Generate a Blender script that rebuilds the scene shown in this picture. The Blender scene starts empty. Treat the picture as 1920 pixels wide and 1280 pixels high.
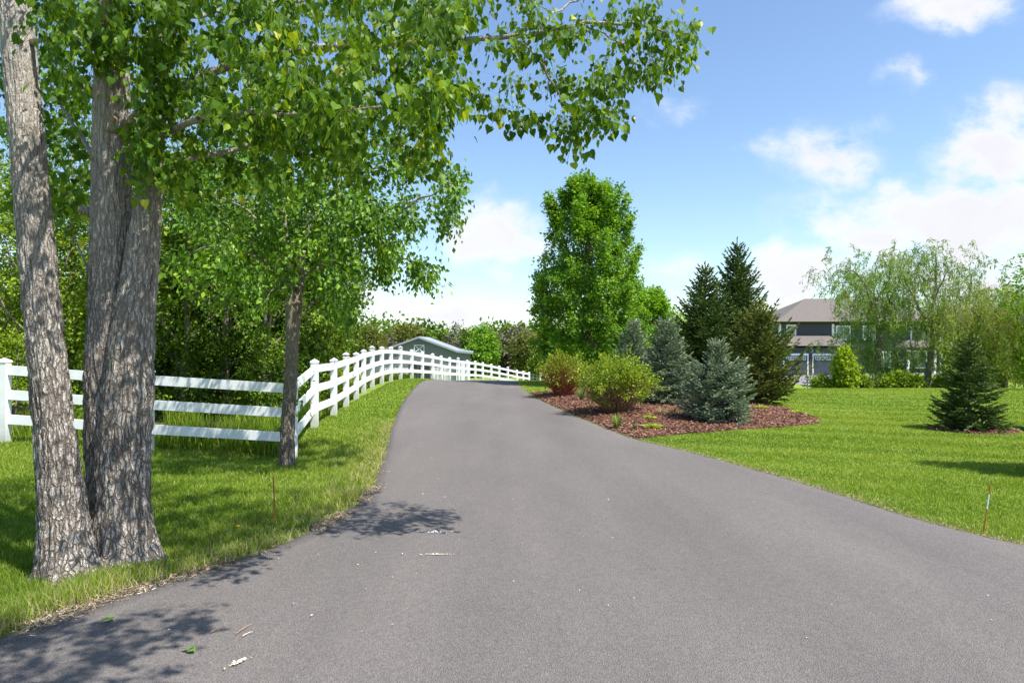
import bpy, math, random
import numpy as np
from mathutils import Vector

PI = math.pi
sc = bpy.context.scene
col = sc.collection

# ------------------------------------------------------------------ camera, sky, sun, exposure
EYE = 1.6
F = 1280.0                      # focal length in photo pixels (24 mm on 36 mm, 1920 px wide)
cam_d = bpy.data.cameras.new("camera")
cam_d.lens = 24.0
cam_d.sensor_width = 36.0
cam_d.sensor_fit = 'HORIZONTAL'
cam_d.clip_start = 0.05
cam_d.clip_end = 3000
cam = bpy.data.objects.new("camera", cam_d)
col.objects.link(cam)
cam.location = (0, 0, EYE)
cam.rotation_euler = (PI / 2, 0, 0)
sc.camera = cam

SUN = Vector((0.43, -0.26, 0.865)).normalized()      # direction towards the sun
SUN_STRENGTH = 4.9
SKY_STRENGTH = 0.118
CLOUD_STRENGTH = 0.66
EXPOSURE = 0.80

sun_d = bpy.data.lights.new("sun", 'SUN')
sun_d.energy = SUN_STRENGTH
sun_d.angle = math.radians(0.55)
sun_d.color = (1.0, 0.955, 0.88)
sun = bpy.data.objects.new("sun", sun_d)
col.objects.link(sun)
sun.rotation_euler = SUN.to_track_quat('Z', 'Y').to_euler()

sc.view_settings.view_transform = 'Standard'
sc.view_settings.look = 'None'
sc.view_settings.exposure = EXPOSURE
sc.view_settings.gamma = 1
sc.view_settings.use_curve_mapping = False
sc.cycles.max_bounces = 8
sc.cycles.transparent_max_bounces = 4
sc.cycles.transmission_bounces = 4
sc.cycles.diffuse_bounces = 3

world = bpy.data.worlds.new("World")
sc.world = world
world.use_nodes = True


def build_world():
    nt = world.node_tree
    nt.nodes.clear()
    n = nt.nodes.new
    L = nt.links.new

    def m(op, a, b=None, c=None):
        x = n('ShaderNodeMath'); x.operation = op
        for i, v in enumerate((a, b, c)):
            if v is None: continue
            if isinstance(v, (int, float)): x.inputs[i].default_value = v
            else: L(v, x.inputs[i])
        return x.outputs[0]

    def vm(op, a, b):
        x = n('ShaderNodeVectorMath'); x.operation = op
        for i, v in enumerate((a, b)):
            if isinstance(v, tuple): x.inputs[i].default_value = v
            else: L(v, x.inputs[i])
        return x
    tc = n('ShaderNodeTexCoord')
    sp = n('ShaderNodeSeparateXYZ'); L(tc.outputs['Generated'], sp.inputs[0])
    y = m('MAXIMUM', sp.outputs[1], 0.02)
    u = m('DIVIDE', sp.outputs[0], y)
    v = m('DIVIDE', sp.outputs[2], y)
    cb = n('ShaderNodeCombineXYZ'); L(u, cb.inputs[0]); L(v, cb.inputs[1])
    # ragged edges: warp the direction, then add turbulence
    w1 = n('ShaderNodeTexNoise'); w1.inputs['Scale'].default_value = 9; w1.inputs['Detail'].default_value = 5
    L(cb.outputs[0], w1.inputs['Vector'])
    wo = vm('SUBTRACT', w1.outputs['Color'], (0.5, 0.5, 0.5))
    ws = vm('MULTIPLY', wo.outputs[0], (0.16, 0.11, 0))
    uvw = vm('ADD', cb.outputs[0], ws.outputs[0])
    clouds = [  # photo x, y, half width, half height, weight
        (1800, 415, 360, 105, 1.25), (1640, 440, 170, 55, 1.0), (1900, 370, 150, 70, 1.0),
        (1550, 285, 150, 74, 0.66), (1460, 290, 90, 30, 0.35), (1880, 270, 150, 110, 0.95), (1790, 15, 150, 62, 0.92),
        (1685, 150, 60, 38, 0.36), (1265, 205, 52, 42, 0.36), (920, 445, 118, 82, 1.35),
        (1490, 520, 120, 66, 1.15), (1000, 470, 70, 40, 0.8),
        (690, 565, 130, 36, 0.75), (870, 585, 150, 42, 0.75), (1260, 500, 130, 34, 0.5),
        (1800, 525, 330, 55, 0.7), (1100, 610, 500, 40, 0.12), (330, 180, 70, 60, .5)]
    field = None
    for (px, py, a, b, wgt) in clouds:
        d = vm('SUBTRACT', uvw.outputs[0], ((px - 960) / F, (640 - py) / F, 0))
        s = vm('MULTIPLY', d.outputs[0], (F / a, F / b, 0))
        ln = n('ShaderNodeVectorMath'); ln.operation = 'LENGTH'; L(s.outputs[0], ln.inputs[0])
        f = m('MULTIPLY', m('MAXIMUM', m('SUBTRACT', 1.15, ln.outputs['Value']), 0.0), wgt)
        field = f if field is None else m('MAXIMUM', field, f)
    tn = n('ShaderNodeTexNoise'); tn.inputs['Scale'].default_value = 13; tn.inputs['Detail'].default_value = 9
    tn.inputs['Roughness'].default_value = 0.62
    mp = n('ShaderNodeMapping'); mp.inputs['Scale'].default_value = (1.0, 1.5, 1); L(cb.outputs[0], mp.inputs[0]); L(mp.outputs[0], tn.inputs['Vector'])
    den = m('ADD', field, m('MULTIPLY', m('SUBTRACT', tn.outputs['Fac'], 0.5), m('MULTIPLY', m('MINIMUM', field, 0.5), 3.9)))
    mr = n('ShaderNodeMapRange'); mr.interpolation_type = 'SMOOTHSTEP'
    mr.inputs['From Min'].default_value = 0.06; mr.inputs['From Max'].default_value = 0.86
    mr.inputs['To Max'].default_value = 0.97
    L(den, mr.inputs['Value'])
    # clouds: white, slightly grey where thick
    sn = n('ShaderNodeTexNoise'); sn.inputs['Scale'].default_value = 5; sn.inputs['Detail'].default_value = 4
    L(cb.outputs[0], sn.inputs['Vector'])
    sh = m('MULTIPLY', sn.outputs['Fac'], m('MINIMUM', den, 1.0))
    cr = n('ShaderNodeValToRGB')
    cr.color_ramp.elements[0].position = 0.15; cr.color_ramp.elements[0].color = (0.90, 0.93, 1.0, 1)
    cr.color_ramp.elements[1].position = 0.65; cr.color_ramp.elements[1].color = (0.80, 0.79, 0.83, 1)
    L(sh, cr.inputs[0])
    sky = n('ShaderNodeTexSky'); sky.sky_type = 'NISHITA'; sky.sun_disc = False
    sky.sun_elevation = math.asin(SUN.z)
    sky.sun_rotation = math.atan2(SUN.x, SUN.y)
    sky.air_density = 1.0; sky.dust_density = 0.7; sky.ozone_density = 1.0
    bg = n('ShaderNodeBackground'); bg.inputs['Strength'].default_value = SKY_STRENGTH
    tint = vm('MULTIPLY', sky.outputs[0], (0.95, 1.03, 1.10)); L(tint.outputs[0], bg.inputs['Color'])
    bc = n('ShaderNodeBackground'); bc.inputs['Strength'].default_value = CLOUD_STRENGTH
    L(cr.outputs[0], bc.inputs['Color'])
    # keep clouds to the front half of the sky, above the horizon
    front = m('MULTIPLY', mr.outputs[0], m('GREATER_THAN', sp.outputs[1], 0.03))
    mx = n('ShaderNodeMixShader'); L(front, mx.inputs[0]); L(bg.outputs[0], mx.inputs[1]); L(bc.outputs[0], mx.inputs[2])
    out = n('ShaderNodeOutputWorld'); L(mx.outputs[0], out.inputs[0])


build_world()


# ------------------------------------------------------------------ helpers
def at(px, py, d):
    """photo pixel + distance along the view axis -> world point"""
    return np.array([(px - 960) / F * d, d, EYE - (py - 640) / F * d])


def smooth01(t):
    t = np.clip(t, 0, 1)
    return t * t * (3 - 2 * t)


def _hash(i, j, k, seed):
    n = (i * 374761393 + j * 668265263 + k * 2147483647 + seed * 144665) & 0x7fffffff
    n = (n ^ (n >> 13)) * 1274126177 & 0x7fffffff
    n = (n ^ (n >> 16)) & 0xffff
    return n / 65535.0


def vnoise(x, y, z=0.0, seed=0):
    x = np.asarray(x, float); y = np.asarray(y, float); z = np.asarray(z, float) + 0 * x
    xi = np.floor(x).astype(np.int64); yi = np.floor(y).astype(np.int64); zi = np.floor(z).astype(np.int64)
    xf = x - xi; yf = y - yi; zf = z - zi
    xf = xf * xf * (3 - 2 * xf); yf = yf * yf * (3 - 2 * yf); zf = zf * zf * (3 - 2 * zf)
    r = 0
    for a in (0, 1):
        for b in (0, 1):
            for c in (0, 1):
                w = (xf if a else 1 - xf) * (yf if b else 1 - yf) * (zf if c else 1 - zf)
                r = r + w * _hash(xi + a, yi + b, zi + c, seed)
    return r


def fbm(x, y, z=0.0, seed=0, oct=4):
    s = 0; a = 0.5
    x = np.asarray(x, float); y = np.asarray(y, float); z = np.asarray(z, float)
    for o in range(oct):
        s = s + a * vnoise(x, y, z, seed + o * 17)
        x = x * 2.03; y = y * 2.03; z = z * 2.03; a *= 0.5
    return s


# terrain profiles along the view axis: beside the fence, on the drive, on the lawn
def _prof(pts):
    ys = np.arange(-40, 600, 0.25)
    v = np.interp(ys, [p[0] for p in pts], [p[1] for p in pts])
    k = np.exp(-0.5 * (np.arange(-16, 17) * 0.25 / 1.2) ** 2); k /= k.sum()
    vp = np.pad(v, 16, mode='edge')
    return ys, np.convolve(vp, k, 'valid')


PL = _prof([(-40, 0), (12.7, 0), (16.5, 0.0), (19.9, .1), (23.4, .16), (25.2, .144), (29.3, -.01), (33.4, -.25), (37.6, -.53),
            (41.6, -.79), (47.3, -1.17), (52, -1.8), (55, -2.07), (65, -2.45), (80, -2.6), (600, -2.6)])
PR = _prof([(-40, 0), (12, 0), (16, .01), (20, .06), (23.4, .10), (26, .07), (28, -.01), (31, -.2), (36, -.55), (42, -1.0),
            (50, -1.75), (58, -2.25), (70, -2.45), (600, -2.6)])
PG = _prof([(-40, 0), (12, 0), (20, .0), (25, -.13), (31, -.55), (37, -1.1), (50, -1.85), (58, -2.16), (600, -2.2)])


def h(x, y):
    x = np.asarray(x, float); y = np.asarray(y, float)
    a = np.interp(y, *PL); b = np.interp(y, *PR); c = np.interp(y, *PG)
    wl = smooth01((-2.6 - x) / 1.2) * smooth01((y - 9) / 6)
    wr = smooth01((x - 2.0) / 6.0)
    z = b * (1 - wr) + c * wr
    z = z * (1 - wl) + a * wl
    z = z - 0.2 * np.exp(-(((x + 3.6) / 1.1) ** 2 + ((y - 10.3) / 1.3) ** 2))
    z = z - 0.08 * np.exp(-(((x + 5.5) / 0.9) ** 2 + ((y - 10.3) / 1.5) ** 2))
    z = z + 0.08 * np.exp(-(((x + 7.8) / 1.2) ** 2 + ((y - 10.3) / 2.) ** 2))
    off = smooth01((np.abs(x + 0.2) - 3.0) / 2) * (y < 60)
    z = z + off * 0.05 * (fbm(x * .5, y * .5, 3.3, 5, 3) - .45)
    return z


def hz(x, y):
    return float(h(np.array([x]), np.array([y]))[0])


def ground(px, py):
    """the point of the ground seen at a photo pixel"""
    d = np.linspace(2.5, 70, 4000)
    x = (px - 960) / F * d; z = EYE - (py - 640) / F * d
    k = np.argmax(z - h(x, d) < 0)
    return np.array([x[k], d[k], hz(x[k], d[k])])


# ---- materials
def mat(name):
    m = bpy.data.materials.new(name); m.use_nodes = True
    nt = m.node_tree
    return m, nt, nt.nodes['Principled BSDF']


def nn(nt, t, **kw):
    x = nt.nodes.new(t)
    for k, v in kw.items():
        if k in x.inputs.keys(): x.inputs[k].default_value = v
        else: setattr(x, k, v)
    return x


def ramp(nt, src, stops):
    r = nt.nodes.new('ShaderNodeValToRGB')
    e = r.color_ramp.elements
    while len(e) < len(stops): e.new(0.5)
    for k, (p, c) in enumerate(stops):
        e[k].position = p; e[k].color = (*c, 1)
    nt.links.new(src, r.inputs[0])
    return r.outputs[0]


def mixc(nt, fac, a, b, blend='MIX'):
    m = nt.nodes.new('ShaderNodeMix'); m.data_type = 'RGBA'; m.blend_type = blend
    for sock, v in ((m.inputs[0], fac), (m.inputs[6], a), (m.inputs[7], b)):
        if isinstance(v, (int, float)): sock.default_value = v
        elif isinstance(v, tuple): sock.default_value = (*v, 1)
        else: nt.links.new(v, sock)
    return m.outputs[2]


def noise(nt, scale, detail=4, vec=None, rough=0.5, stretch=None):
    x = nn(nt, 'ShaderNodeTexNoise', Scale=scale, Detail=detail, Roughness=rough)
    src = vec
    if src is None:
        g = nt.nodes.new('ShaderNodeTexCoord'); src = g.outputs['Object']
    if stretch:
        mp = nt.nodes.new('ShaderNodeMapping'); mp.inputs['Scale'].default_value = stretch
        nt.links.new(src, mp.inputs[0]); src = mp.outputs[0]
    nt.links.new(src, x.inputs['Vector'])
    return x.outputs['Fac']


def bump(nt, b, height, strength=0.5, dist=0.02):
    x = nn(nt, 'ShaderNodeBump', Strength=strength, Distance=dist)
    nt.links.new(height, x.inputs['Height'])
    nt.links.new(x.outputs[0], b.inputs['Normal'])


def simple(name, c, rough=0.6, var=0.15, scale=6, metallic=0.0, bumps=0.0):
    m, nt, b = mat(name)
    f = noise(nt, scale, 5)
    nt.links.new(ramp(nt, f, [(0.3, tuple(v * (1 - var) for v in c)), (0.7, tuple(min(1, v * (1 + var)) for v in c))]), b.inputs['Base Color'])
    b.inputs['Roughness'].default_value = rough; b.inputs['Metallic'].default_value = metallic
    if bumps: bump(nt, b, noise(nt, scale * 6, 4), bumps, 0.01)
    return m


def leafmat(name, stops, trans=0.38, rough=0.45, tcol=(1.5, 1.45, 0.7), spec=0.4):
    """leaf: per-leaf colour from the 'rnd' attribute, part of the light passes through"""
    m, nt, b = mat(name)
    a = nt.nodes.new('ShaderNodeAttribute'); a.attribute_name = 'rnd'
    c = ramp(nt, a.outputs['Fac'], stops)
    nt.links.new(c, b.inputs['Base Color'])
    b.inputs['Roughness'].default_value = rough
    b.inputs['Specular IOR Level'].default_value = spec
    t = nt.nodes.new('ShaderNodeBsdfTranslucent')
    nt.links.new(mixc(nt, 1.0, c, tcol, 'MULTIPLY'), t.inputs['Color'])
    mx = nt.nodes.new('ShaderNodeMixShader'); mx.inputs[0].default_value = trans
    nt.links.new(b.outputs[0], mx.inputs[1]); nt.links.new(t.outputs[0], mx.inputs[2])
    out = nt.nodes['Material Output']
    nt.links.new(mx.outputs[0], out.inputs[0])
    return m


def barkmat(name, light, dark, scale=1.0, plates=False):
    m, nt, b = mat(name)
    f = noise(nt, 38 * scale, 8, stretch=(1, 1, 0.35), rough=0.72)
    f2 = noise(nt, 3 * scale, 4)
    c = ramp(nt, f, [(0.34, tuple(.4 * x + .6 * y for x, y in zip(light, dark))), (0.5, tuple(.85 * x for x in light)), (0.68, tuple(min(1, 1.15 * x) for x in light))])
    c = mixc(nt, 0.40, c, ramp(nt, f2, [(0.35, tuple(v * .55 for v in light)), (0.65, tuple(min(1, v * 1.25) for v in light))]))
    hgt = f
    if plates:
        # long interlacing plates parted by dark furrows
        tc = nt.nodes.new('ShaderNodeTexCoord')
        wn = nn(nt, 'ShaderNodeTexNoise', Scale=7.0 * scale, Detail=5.0, Roughness=.6); nt.links.new(tc.outputs['Object'], wn.inputs['Vector'])
        sb = nt.nodes.new('ShaderNodeVectorMath'); sb.operation = 'SUBTRACT'; nt.links.new(wn.outputs['Color'], sb.inputs[0]); sb.inputs[1].default_value = (.5, .5, .5)
        ml = nt.nodes.new('ShaderNodeVectorMath'); ml.operation = 'MULTIPLY'; nt.links.new(sb.outputs[0], ml.inputs[0]); ml.inputs[1].default_value = (.085 / scale, .085 / scale, .22 / scale)
        ad = nt.nodes.new('ShaderNodeVectorMath'); ad.operation = 'ADD'; nt.links.new(tc.outputs['Object'], ad.inputs[0]); nt.links.new(ml.outputs[0], ad.inputs[1])
        fur = None
        for (sc_, st, w0, w1) in ((27.0 * scale, .17, .0, .17), (55.0 * scale, .26, .0, .12)):
            mp = nt.nodes.new('ShaderNodeMapping'); mp.inputs['Scale'].default_value = (1, 1, st); nt.links.new(ad.outputs[0], mp.inputs[0])
            v = nn(nt, 'ShaderNodeTexVoronoi', Scale=sc_, Randomness=1.0); v.feature = 'DISTANCE_TO_EDGE'; nt.links.new(mp.outputs[0], v.inputs['Vector'])
            mr = nn(nt, 'ShaderNodeMapRange'); mr.interpolation_type = 'SMOOTHSTEP'; mr.inputs['From Min'].default_value = w0; mr.inputs['From Max'].default_value = w1
            nt.links.new(v.outputs['Distance'], mr.inputs['Value'])
            if fur is None: fur = mr.outputs[0]
            else:
                x = nn(nt, 'ShaderNodeMapRange'); x.inputs['To Min'].default_value = .55; nt.links.new(mr.outputs[0], x.inputs['Value'])
                q = nn(nt, 'ShaderNodeMath', operation='MULTIPLY'); nt.links.new(fur, q.inputs[0]); nt.links.new(x.outputs[0], q.inputs[1]); fur = q.outputs[0]
        sx = nt.nodes.new('ShaderNodeSeparateXYZ'); nt.links.new(tc.outputs['Object'], sx.inputs[0])      # younger bark higher up is smoother
        hz_ = nn(nt, 'ShaderNodeMapRange'); hz_.inputs['From Min'].default_value = 1.2 / scale; hz_.inputs['From Max'].default_value = 4.2 / scale; hz_.inputs['To Max'].default_value = .62
        nt.links.new(sx.outputs[2], hz_.inputs['Value'])
        lf = nn(nt, 'ShaderNodeMix'); nt.links.new(hz_.outputs[0], lf.inputs[0]); nt.links.new(fur, lf.inputs[2]); lf.inputs[3].default_value = 1.0; fur = lf.outputs[0]
        c = mixc(nt, fur, dark, c)
        q = nn(nt, 'ShaderNodeMath', operation='MULTIPLY_ADD'); nt.links.new(f, q.inputs[0]); q.inputs[1].default_value = .45; nt.links.new(fur, q.inputs[2]); hgt = q.outputs[0]
    else:
        a = nt.nodes.new('ShaderNodeAttribute'); a.attribute_name = 'rnd'
        c = mixc(nt, a.outputs['Fac'], dark, c)
    nt.links.new(c, b.inputs['Base Color'])
    b.inputs['Roughness'].default_value = 0.9; b.inputs['Specular IOR Level'].default_value = 0.15
    bump(nt, b, hgt, 1.0, 0.022 / scale if plates else .012 / scale)
    return m


# ---- mesh building
class Acc:
    def __init__(s):
        s.V = []; s.F = {}; s.n = 0; s.r = []

    def add(s, V, Fs, rnd=1.0):
        V = np.asarray(V, float).reshape(-1, 3)
        for f in Fs:
            f = np.asarray(f, np.int64)
            if f.size: s.F.setdefault(f.shape[1], []).append(f + s.n)
        s.V.append(V); s.n += len(V)
        s.r.append(np.broadcast_to(np.asarray(rnd, float), (len(V),)))
        return s

    def build(s, name, m, parent=None, smooth=False, loc=None, origin=None):
        V = np.concatenate(s.V) if s.V else np.zeros((0, 3))
        if origin is not None: V = V - np.asarray(origin, float)
        me = bpy.data.meshes.new(name)
        me.vertices.add(len(V)); me.vertices.foreach_set('co', V.astype(np.float32).ravel())
        ls = []; tot = []
        for k, fl in s.F.items():
            f = np.concatenate(fl); ls.append(f.ravel()); tot.append(np.full(len(f), k))
        ls = np.concatenate(ls); tot = np.concatenate(tot)
        me.loops.add(len(ls)); me.loops.foreach_set('vertex_index', ls.astype(np.int32))
        me.polygons.add(len(tot))
        st = np.concatenate([[0], np.cumsum(tot)[:-1]])
        me.polygons.foreach_set('loop_start', st.astype(np.int32))
        me.polygons.foreach_set('use_smooth', np.full(len(tot), bool(smooth)))
        at_ = me.attributes.new('rnd', 'FLOAT', 'POINT')
        at_.data.foreach_set('value', np.concatenate(s.r).astype(np.float32))
        me.update(calc_edges=True)
        me.validate()
        for mm in (m if isinstance(m, (list, tuple)) else [m]): me.materials.append(mm)
        o = bpy.data.objects.new(name, me); col.objects.link(o)
        if parent is not None: o.parent = parent
        if loc is not None: o.location = loc
        return o


BOXF = np.array([[0, 3, 2, 1], [4, 5, 6, 7], [0, 1, 5, 4], [1, 2, 6, 5], [2, 3, 7, 6], [3, 0, 4, 7]])


def box(a, x0, x1, y0, y1, z0, z1, rnd=1.0):
    a.add([[x0, y0, z0], [x1, y0, z0], [x1, y1, z0], [x0, y1, z0], [x0, y0, z1], [x1, y0, z1], [x1, y1, z1], [x0, y1, z1]], [BOXF], rnd)


def bar(a, p, q, w, hgt, up=(0, 0, 1)):
    """a board from p to q, thickness w, height hgt (vertical ends)"""
    p = np.asarray(p, float); q = np.asarray(q, float)
    d = q - p; s = np.cross(d, up); s /= np.linalg.norm(s)
    u = np.asarray(up, float)
    V = []
    for c in (p, q):
        for (i, j) in ((-1, -1), (1, -1), (1, 1), (-1, 1)):
            V.append(c + s * i * w / 2 + u * j * hgt / 2)
    a.add(V, [[[0, 1, 2, 3], [7, 6, 5, 4], [0, 4, 5, 1], [1, 5, 6, 2], [2, 6, 7, 3], [3, 7, 4, 0]]])


def frames(P):
    P = np.asarray(P, float)
    T = np.gradient(P, axis=0); T /= np.linalg.norm(T, axis=1)[:, None] + 1e-9
    u = np.cross(T[0], (0.31, 0.95, 0.05)); u /= np.linalg.norm(u) + 1e-9
    U = [u]
    for k in range(1, len(P)):
        u = u - T[k] * np.dot(u, T[k]); u = u / (np.linalg.norm(u) + 1e-9); U.append(u)
    U = np.array(U); W = np.cross(T, U)
    return T, U, W


def tube(a, P, r, n=6, rnd=1.0):
    P = np.asarray(P, float); r = np.broadcast_to(np.asarray(r, float), (len(P),))
    T, U, W = frames(P)
    th = np.arange(n) / n * 2 * PI
    V = P[:, None, :] + r[:, None, None] * (np.cos(th)[None, :, None] * U[:, None, :] + np.sin(th)[None, :, None] * W[:, None, :])
    k = np.arange(len(P) - 1)[:, None] * n; j = np.arange(n)[None, :]; j2 = (j + 1) % n
    Fq = np.stack([k + j, k + j2, k + n + j2, k + n + j], -1).reshape(-1, 4)
    a.add(V.reshape(-1, 3), [Fq, np.array([np.arange(n)[::-1], np.arange(n) + (len(P) - 1) * n])], rnd)


def bez(p, c, q, n=6):
    t = np.linspace(0, 1, n)[:, None]
    return (1 - t) ** 2 * p + 2 * t * (1 - t) * c + t ** 2 * q


def unit(v):
    return v / (np.linalg.norm(v, axis=-1, keepdims=True) + 1e-9)


# leaf templates: x along the leaf, y across, z the normal
DIAMOND = (np.array([[0, 0, 0], [.45, .30, .08], [1, 0, -.06], [.45, -.30, .08]]), [np.array([[0, 2, 1], [0, 3, 2]])])
HEART = (np.array([[0, 0, 0], [.45, 0, .0], [1.0, 0, -.10],
                   [-.07, .26, .05], [.14, .46, .09], [.48, .36, .07], [.78, .11, -.01],
                   [-.07, -.26, .05], [.14, -.46, .09], [.48, -.36, .07], [.78, -.11, -.01]]),
         [np.array([[0, 1, 4, 3], [1, 2, 6, 5], [0, 7, 8, 1], [1, 9, 10, 2]]), np.array([[1, 5, 4], [1, 8, 9]])])
MAPLE = (np.array([[0, 0, 0], [.25, .5, .06], [.5, .22, .04], [1, 0, -.08], [.5, -.22, .04], [.25, -.5, .06]]),
         [np.array([[0, 2, 1], [0, 5, 4]]), np.array([[0, 4, 3, 2]])])
NARROW = (np.array([[0, 0, 0], [.5, .11, .03], [1, 0, -.05], [.5, -.11, .03]]), [np.array([[0, 2, 1], [0, 3, 2]])])


def place(a, tpl, P, D, N, S, rnd):
    T, Fs = tpl
    D = unit(D); W = unit(np.cross(N, D)); N2 = np.cross(D, W)
    S = np.broadcast_to(S, (len(P),))
    V = P[:, None, :] + S[:, None, None] * (T[None, :, 0, None] * D[:, None, :] + T[None, :, 1, None] * W[:, None, :] + T[None, :, 2, None] * N2[:, None, :])
    off = (np.arange(len(P)) * len(T))[:, None, None]
    a.add(V.reshape(-1, 3), [(f[None] + off).reshape(-1, f.shape[1]) for f in Fs], np.repeat(rnd, len(T)))


# ---- scene objects
def tag(o, label=None, cat=None, group=None, kind=None):
    if label: o['label'] = label
    if cat: o['category'] = cat
    if group: o['group'] = group
    if kind: o['kind'] = kind
    return o


def thing(name, label, cat, loc=(0, 0, 0), group=None):
    o = bpy.data.objects.new(name, None); col.objects.link(o)
    o.empty_display_size = 0.2
    o.location = tuple(float(v) for v in loc)
    return tag(o, label, cat, group)


def copy_tree(o, parent=None):
    c = o.copy(); col.objects.link(c)
    if parent is not None: c.parent = parent
    for ch in list(o.children): copy_tree(ch, c)
    return c


# ------------------------------------------------------------------ ground
XS_L = [(-40, -30), (-3, -8), (1, -4.0), (2.5, -3.2), (3.69, -2.77), (3.9, -2.62), (4.36, -2.49), (4.74, -2.15), (5.18, -1.86), (5.85, -1.65), (6.5, -1.52),
        (7.06, -1.49), (8.19, -1.63), (9.3, -1.78), (12.8, -2.25), (16.7, -2.75), (20.3, -3.05), (24.6, -3.33), (27, -3.4), (31, -3.2),
        (36, -2.8), (42, -2.0), (50, 0.4), (58, 4.5), (70, 12), (90, 24)]
XS_R = [(-40, 40), (0.5, 12), (2, 8), (3.5, 5.6), (5.32, 3.99), (6.2, 3.59), (7.73, 3.26), (9.75, 2.59), (11.25, 1.93), (13.65, 1.49), (16.4, 1.02), (18.9, .6),
        (22.5, .27), (26, .16), (31, .4), (36, .9), (42, 2.0), (50, 4.6), (58, 8.5), (70, 16), (90, 28)]


def _edge(pts):
    ys = np.arange(-40, 90, 0.1)
    v = np.interp(ys, [p[0] for p in pts], [p[1] for p in pts])
    k = np.exp(-0.5 * (np.arange(-12, 13) * 0.1 / 0.35) ** 2); k /= k.sum()
    return ys, np.convolve(np.pad(v, 12, mode='edge'), k, 'valid')


EL = _edge(XS_L); ER = _edge(XS_R)


def edge_l(y):
    y = np.asarray(y, float)
    return np.interp(y, *EL) + 0.05 * (fbm(y * 2.2, 0 * y, 1.0, 31, 4) - .47)


def edge_r(y):
    y = np.asarray(y, float)
    return np.interp(y, *ER) + 0.04 * (fbm(y * 2.0, 0 * y, 9.0, 37, 4) - .47)


BED_PX = [(982, 737), (1010, 750), (1040, 766), (1070, 779), (1100, 792), (1130, 806), (1160, 820), (1200, 823), (1250, 818), (1300, 813), (1350, 809), (1400, 806),
          (1450, 803), (1500, 799), (1541, 793), (1530, 784), (1505, 775), (1475, 766)]
BED = [tuple(ground(*p)[:2]) for p in BED_PX]
BED += [(6.2, 18.5), (6.0, 21.0), (4.6, 22.5), (2.6, 22.0), (1.2, 20.8)]
BED = np.array(BED)
BED[:7, 0] = np.maximum(BED[:7, 0], np.interp(BED[:7, 1], *ER) + 0.03)


def in_poly(x, y, P):
    r = np.zeros(np.shape(x), bool)
    j = len(P) - 1
    for i in range(len(P)):
        xi, yi = P[i]; xj, yj = P[j]
        c = ((yi > y) != (yj > y)) & (x < (xj - xi) * (y - yi) / (yj - yi + 1e-12) + xi)
        r ^= c; j = i
    return r


SPR = ground(1818, 806)          # the lone spruce in the lawn at the right


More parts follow.
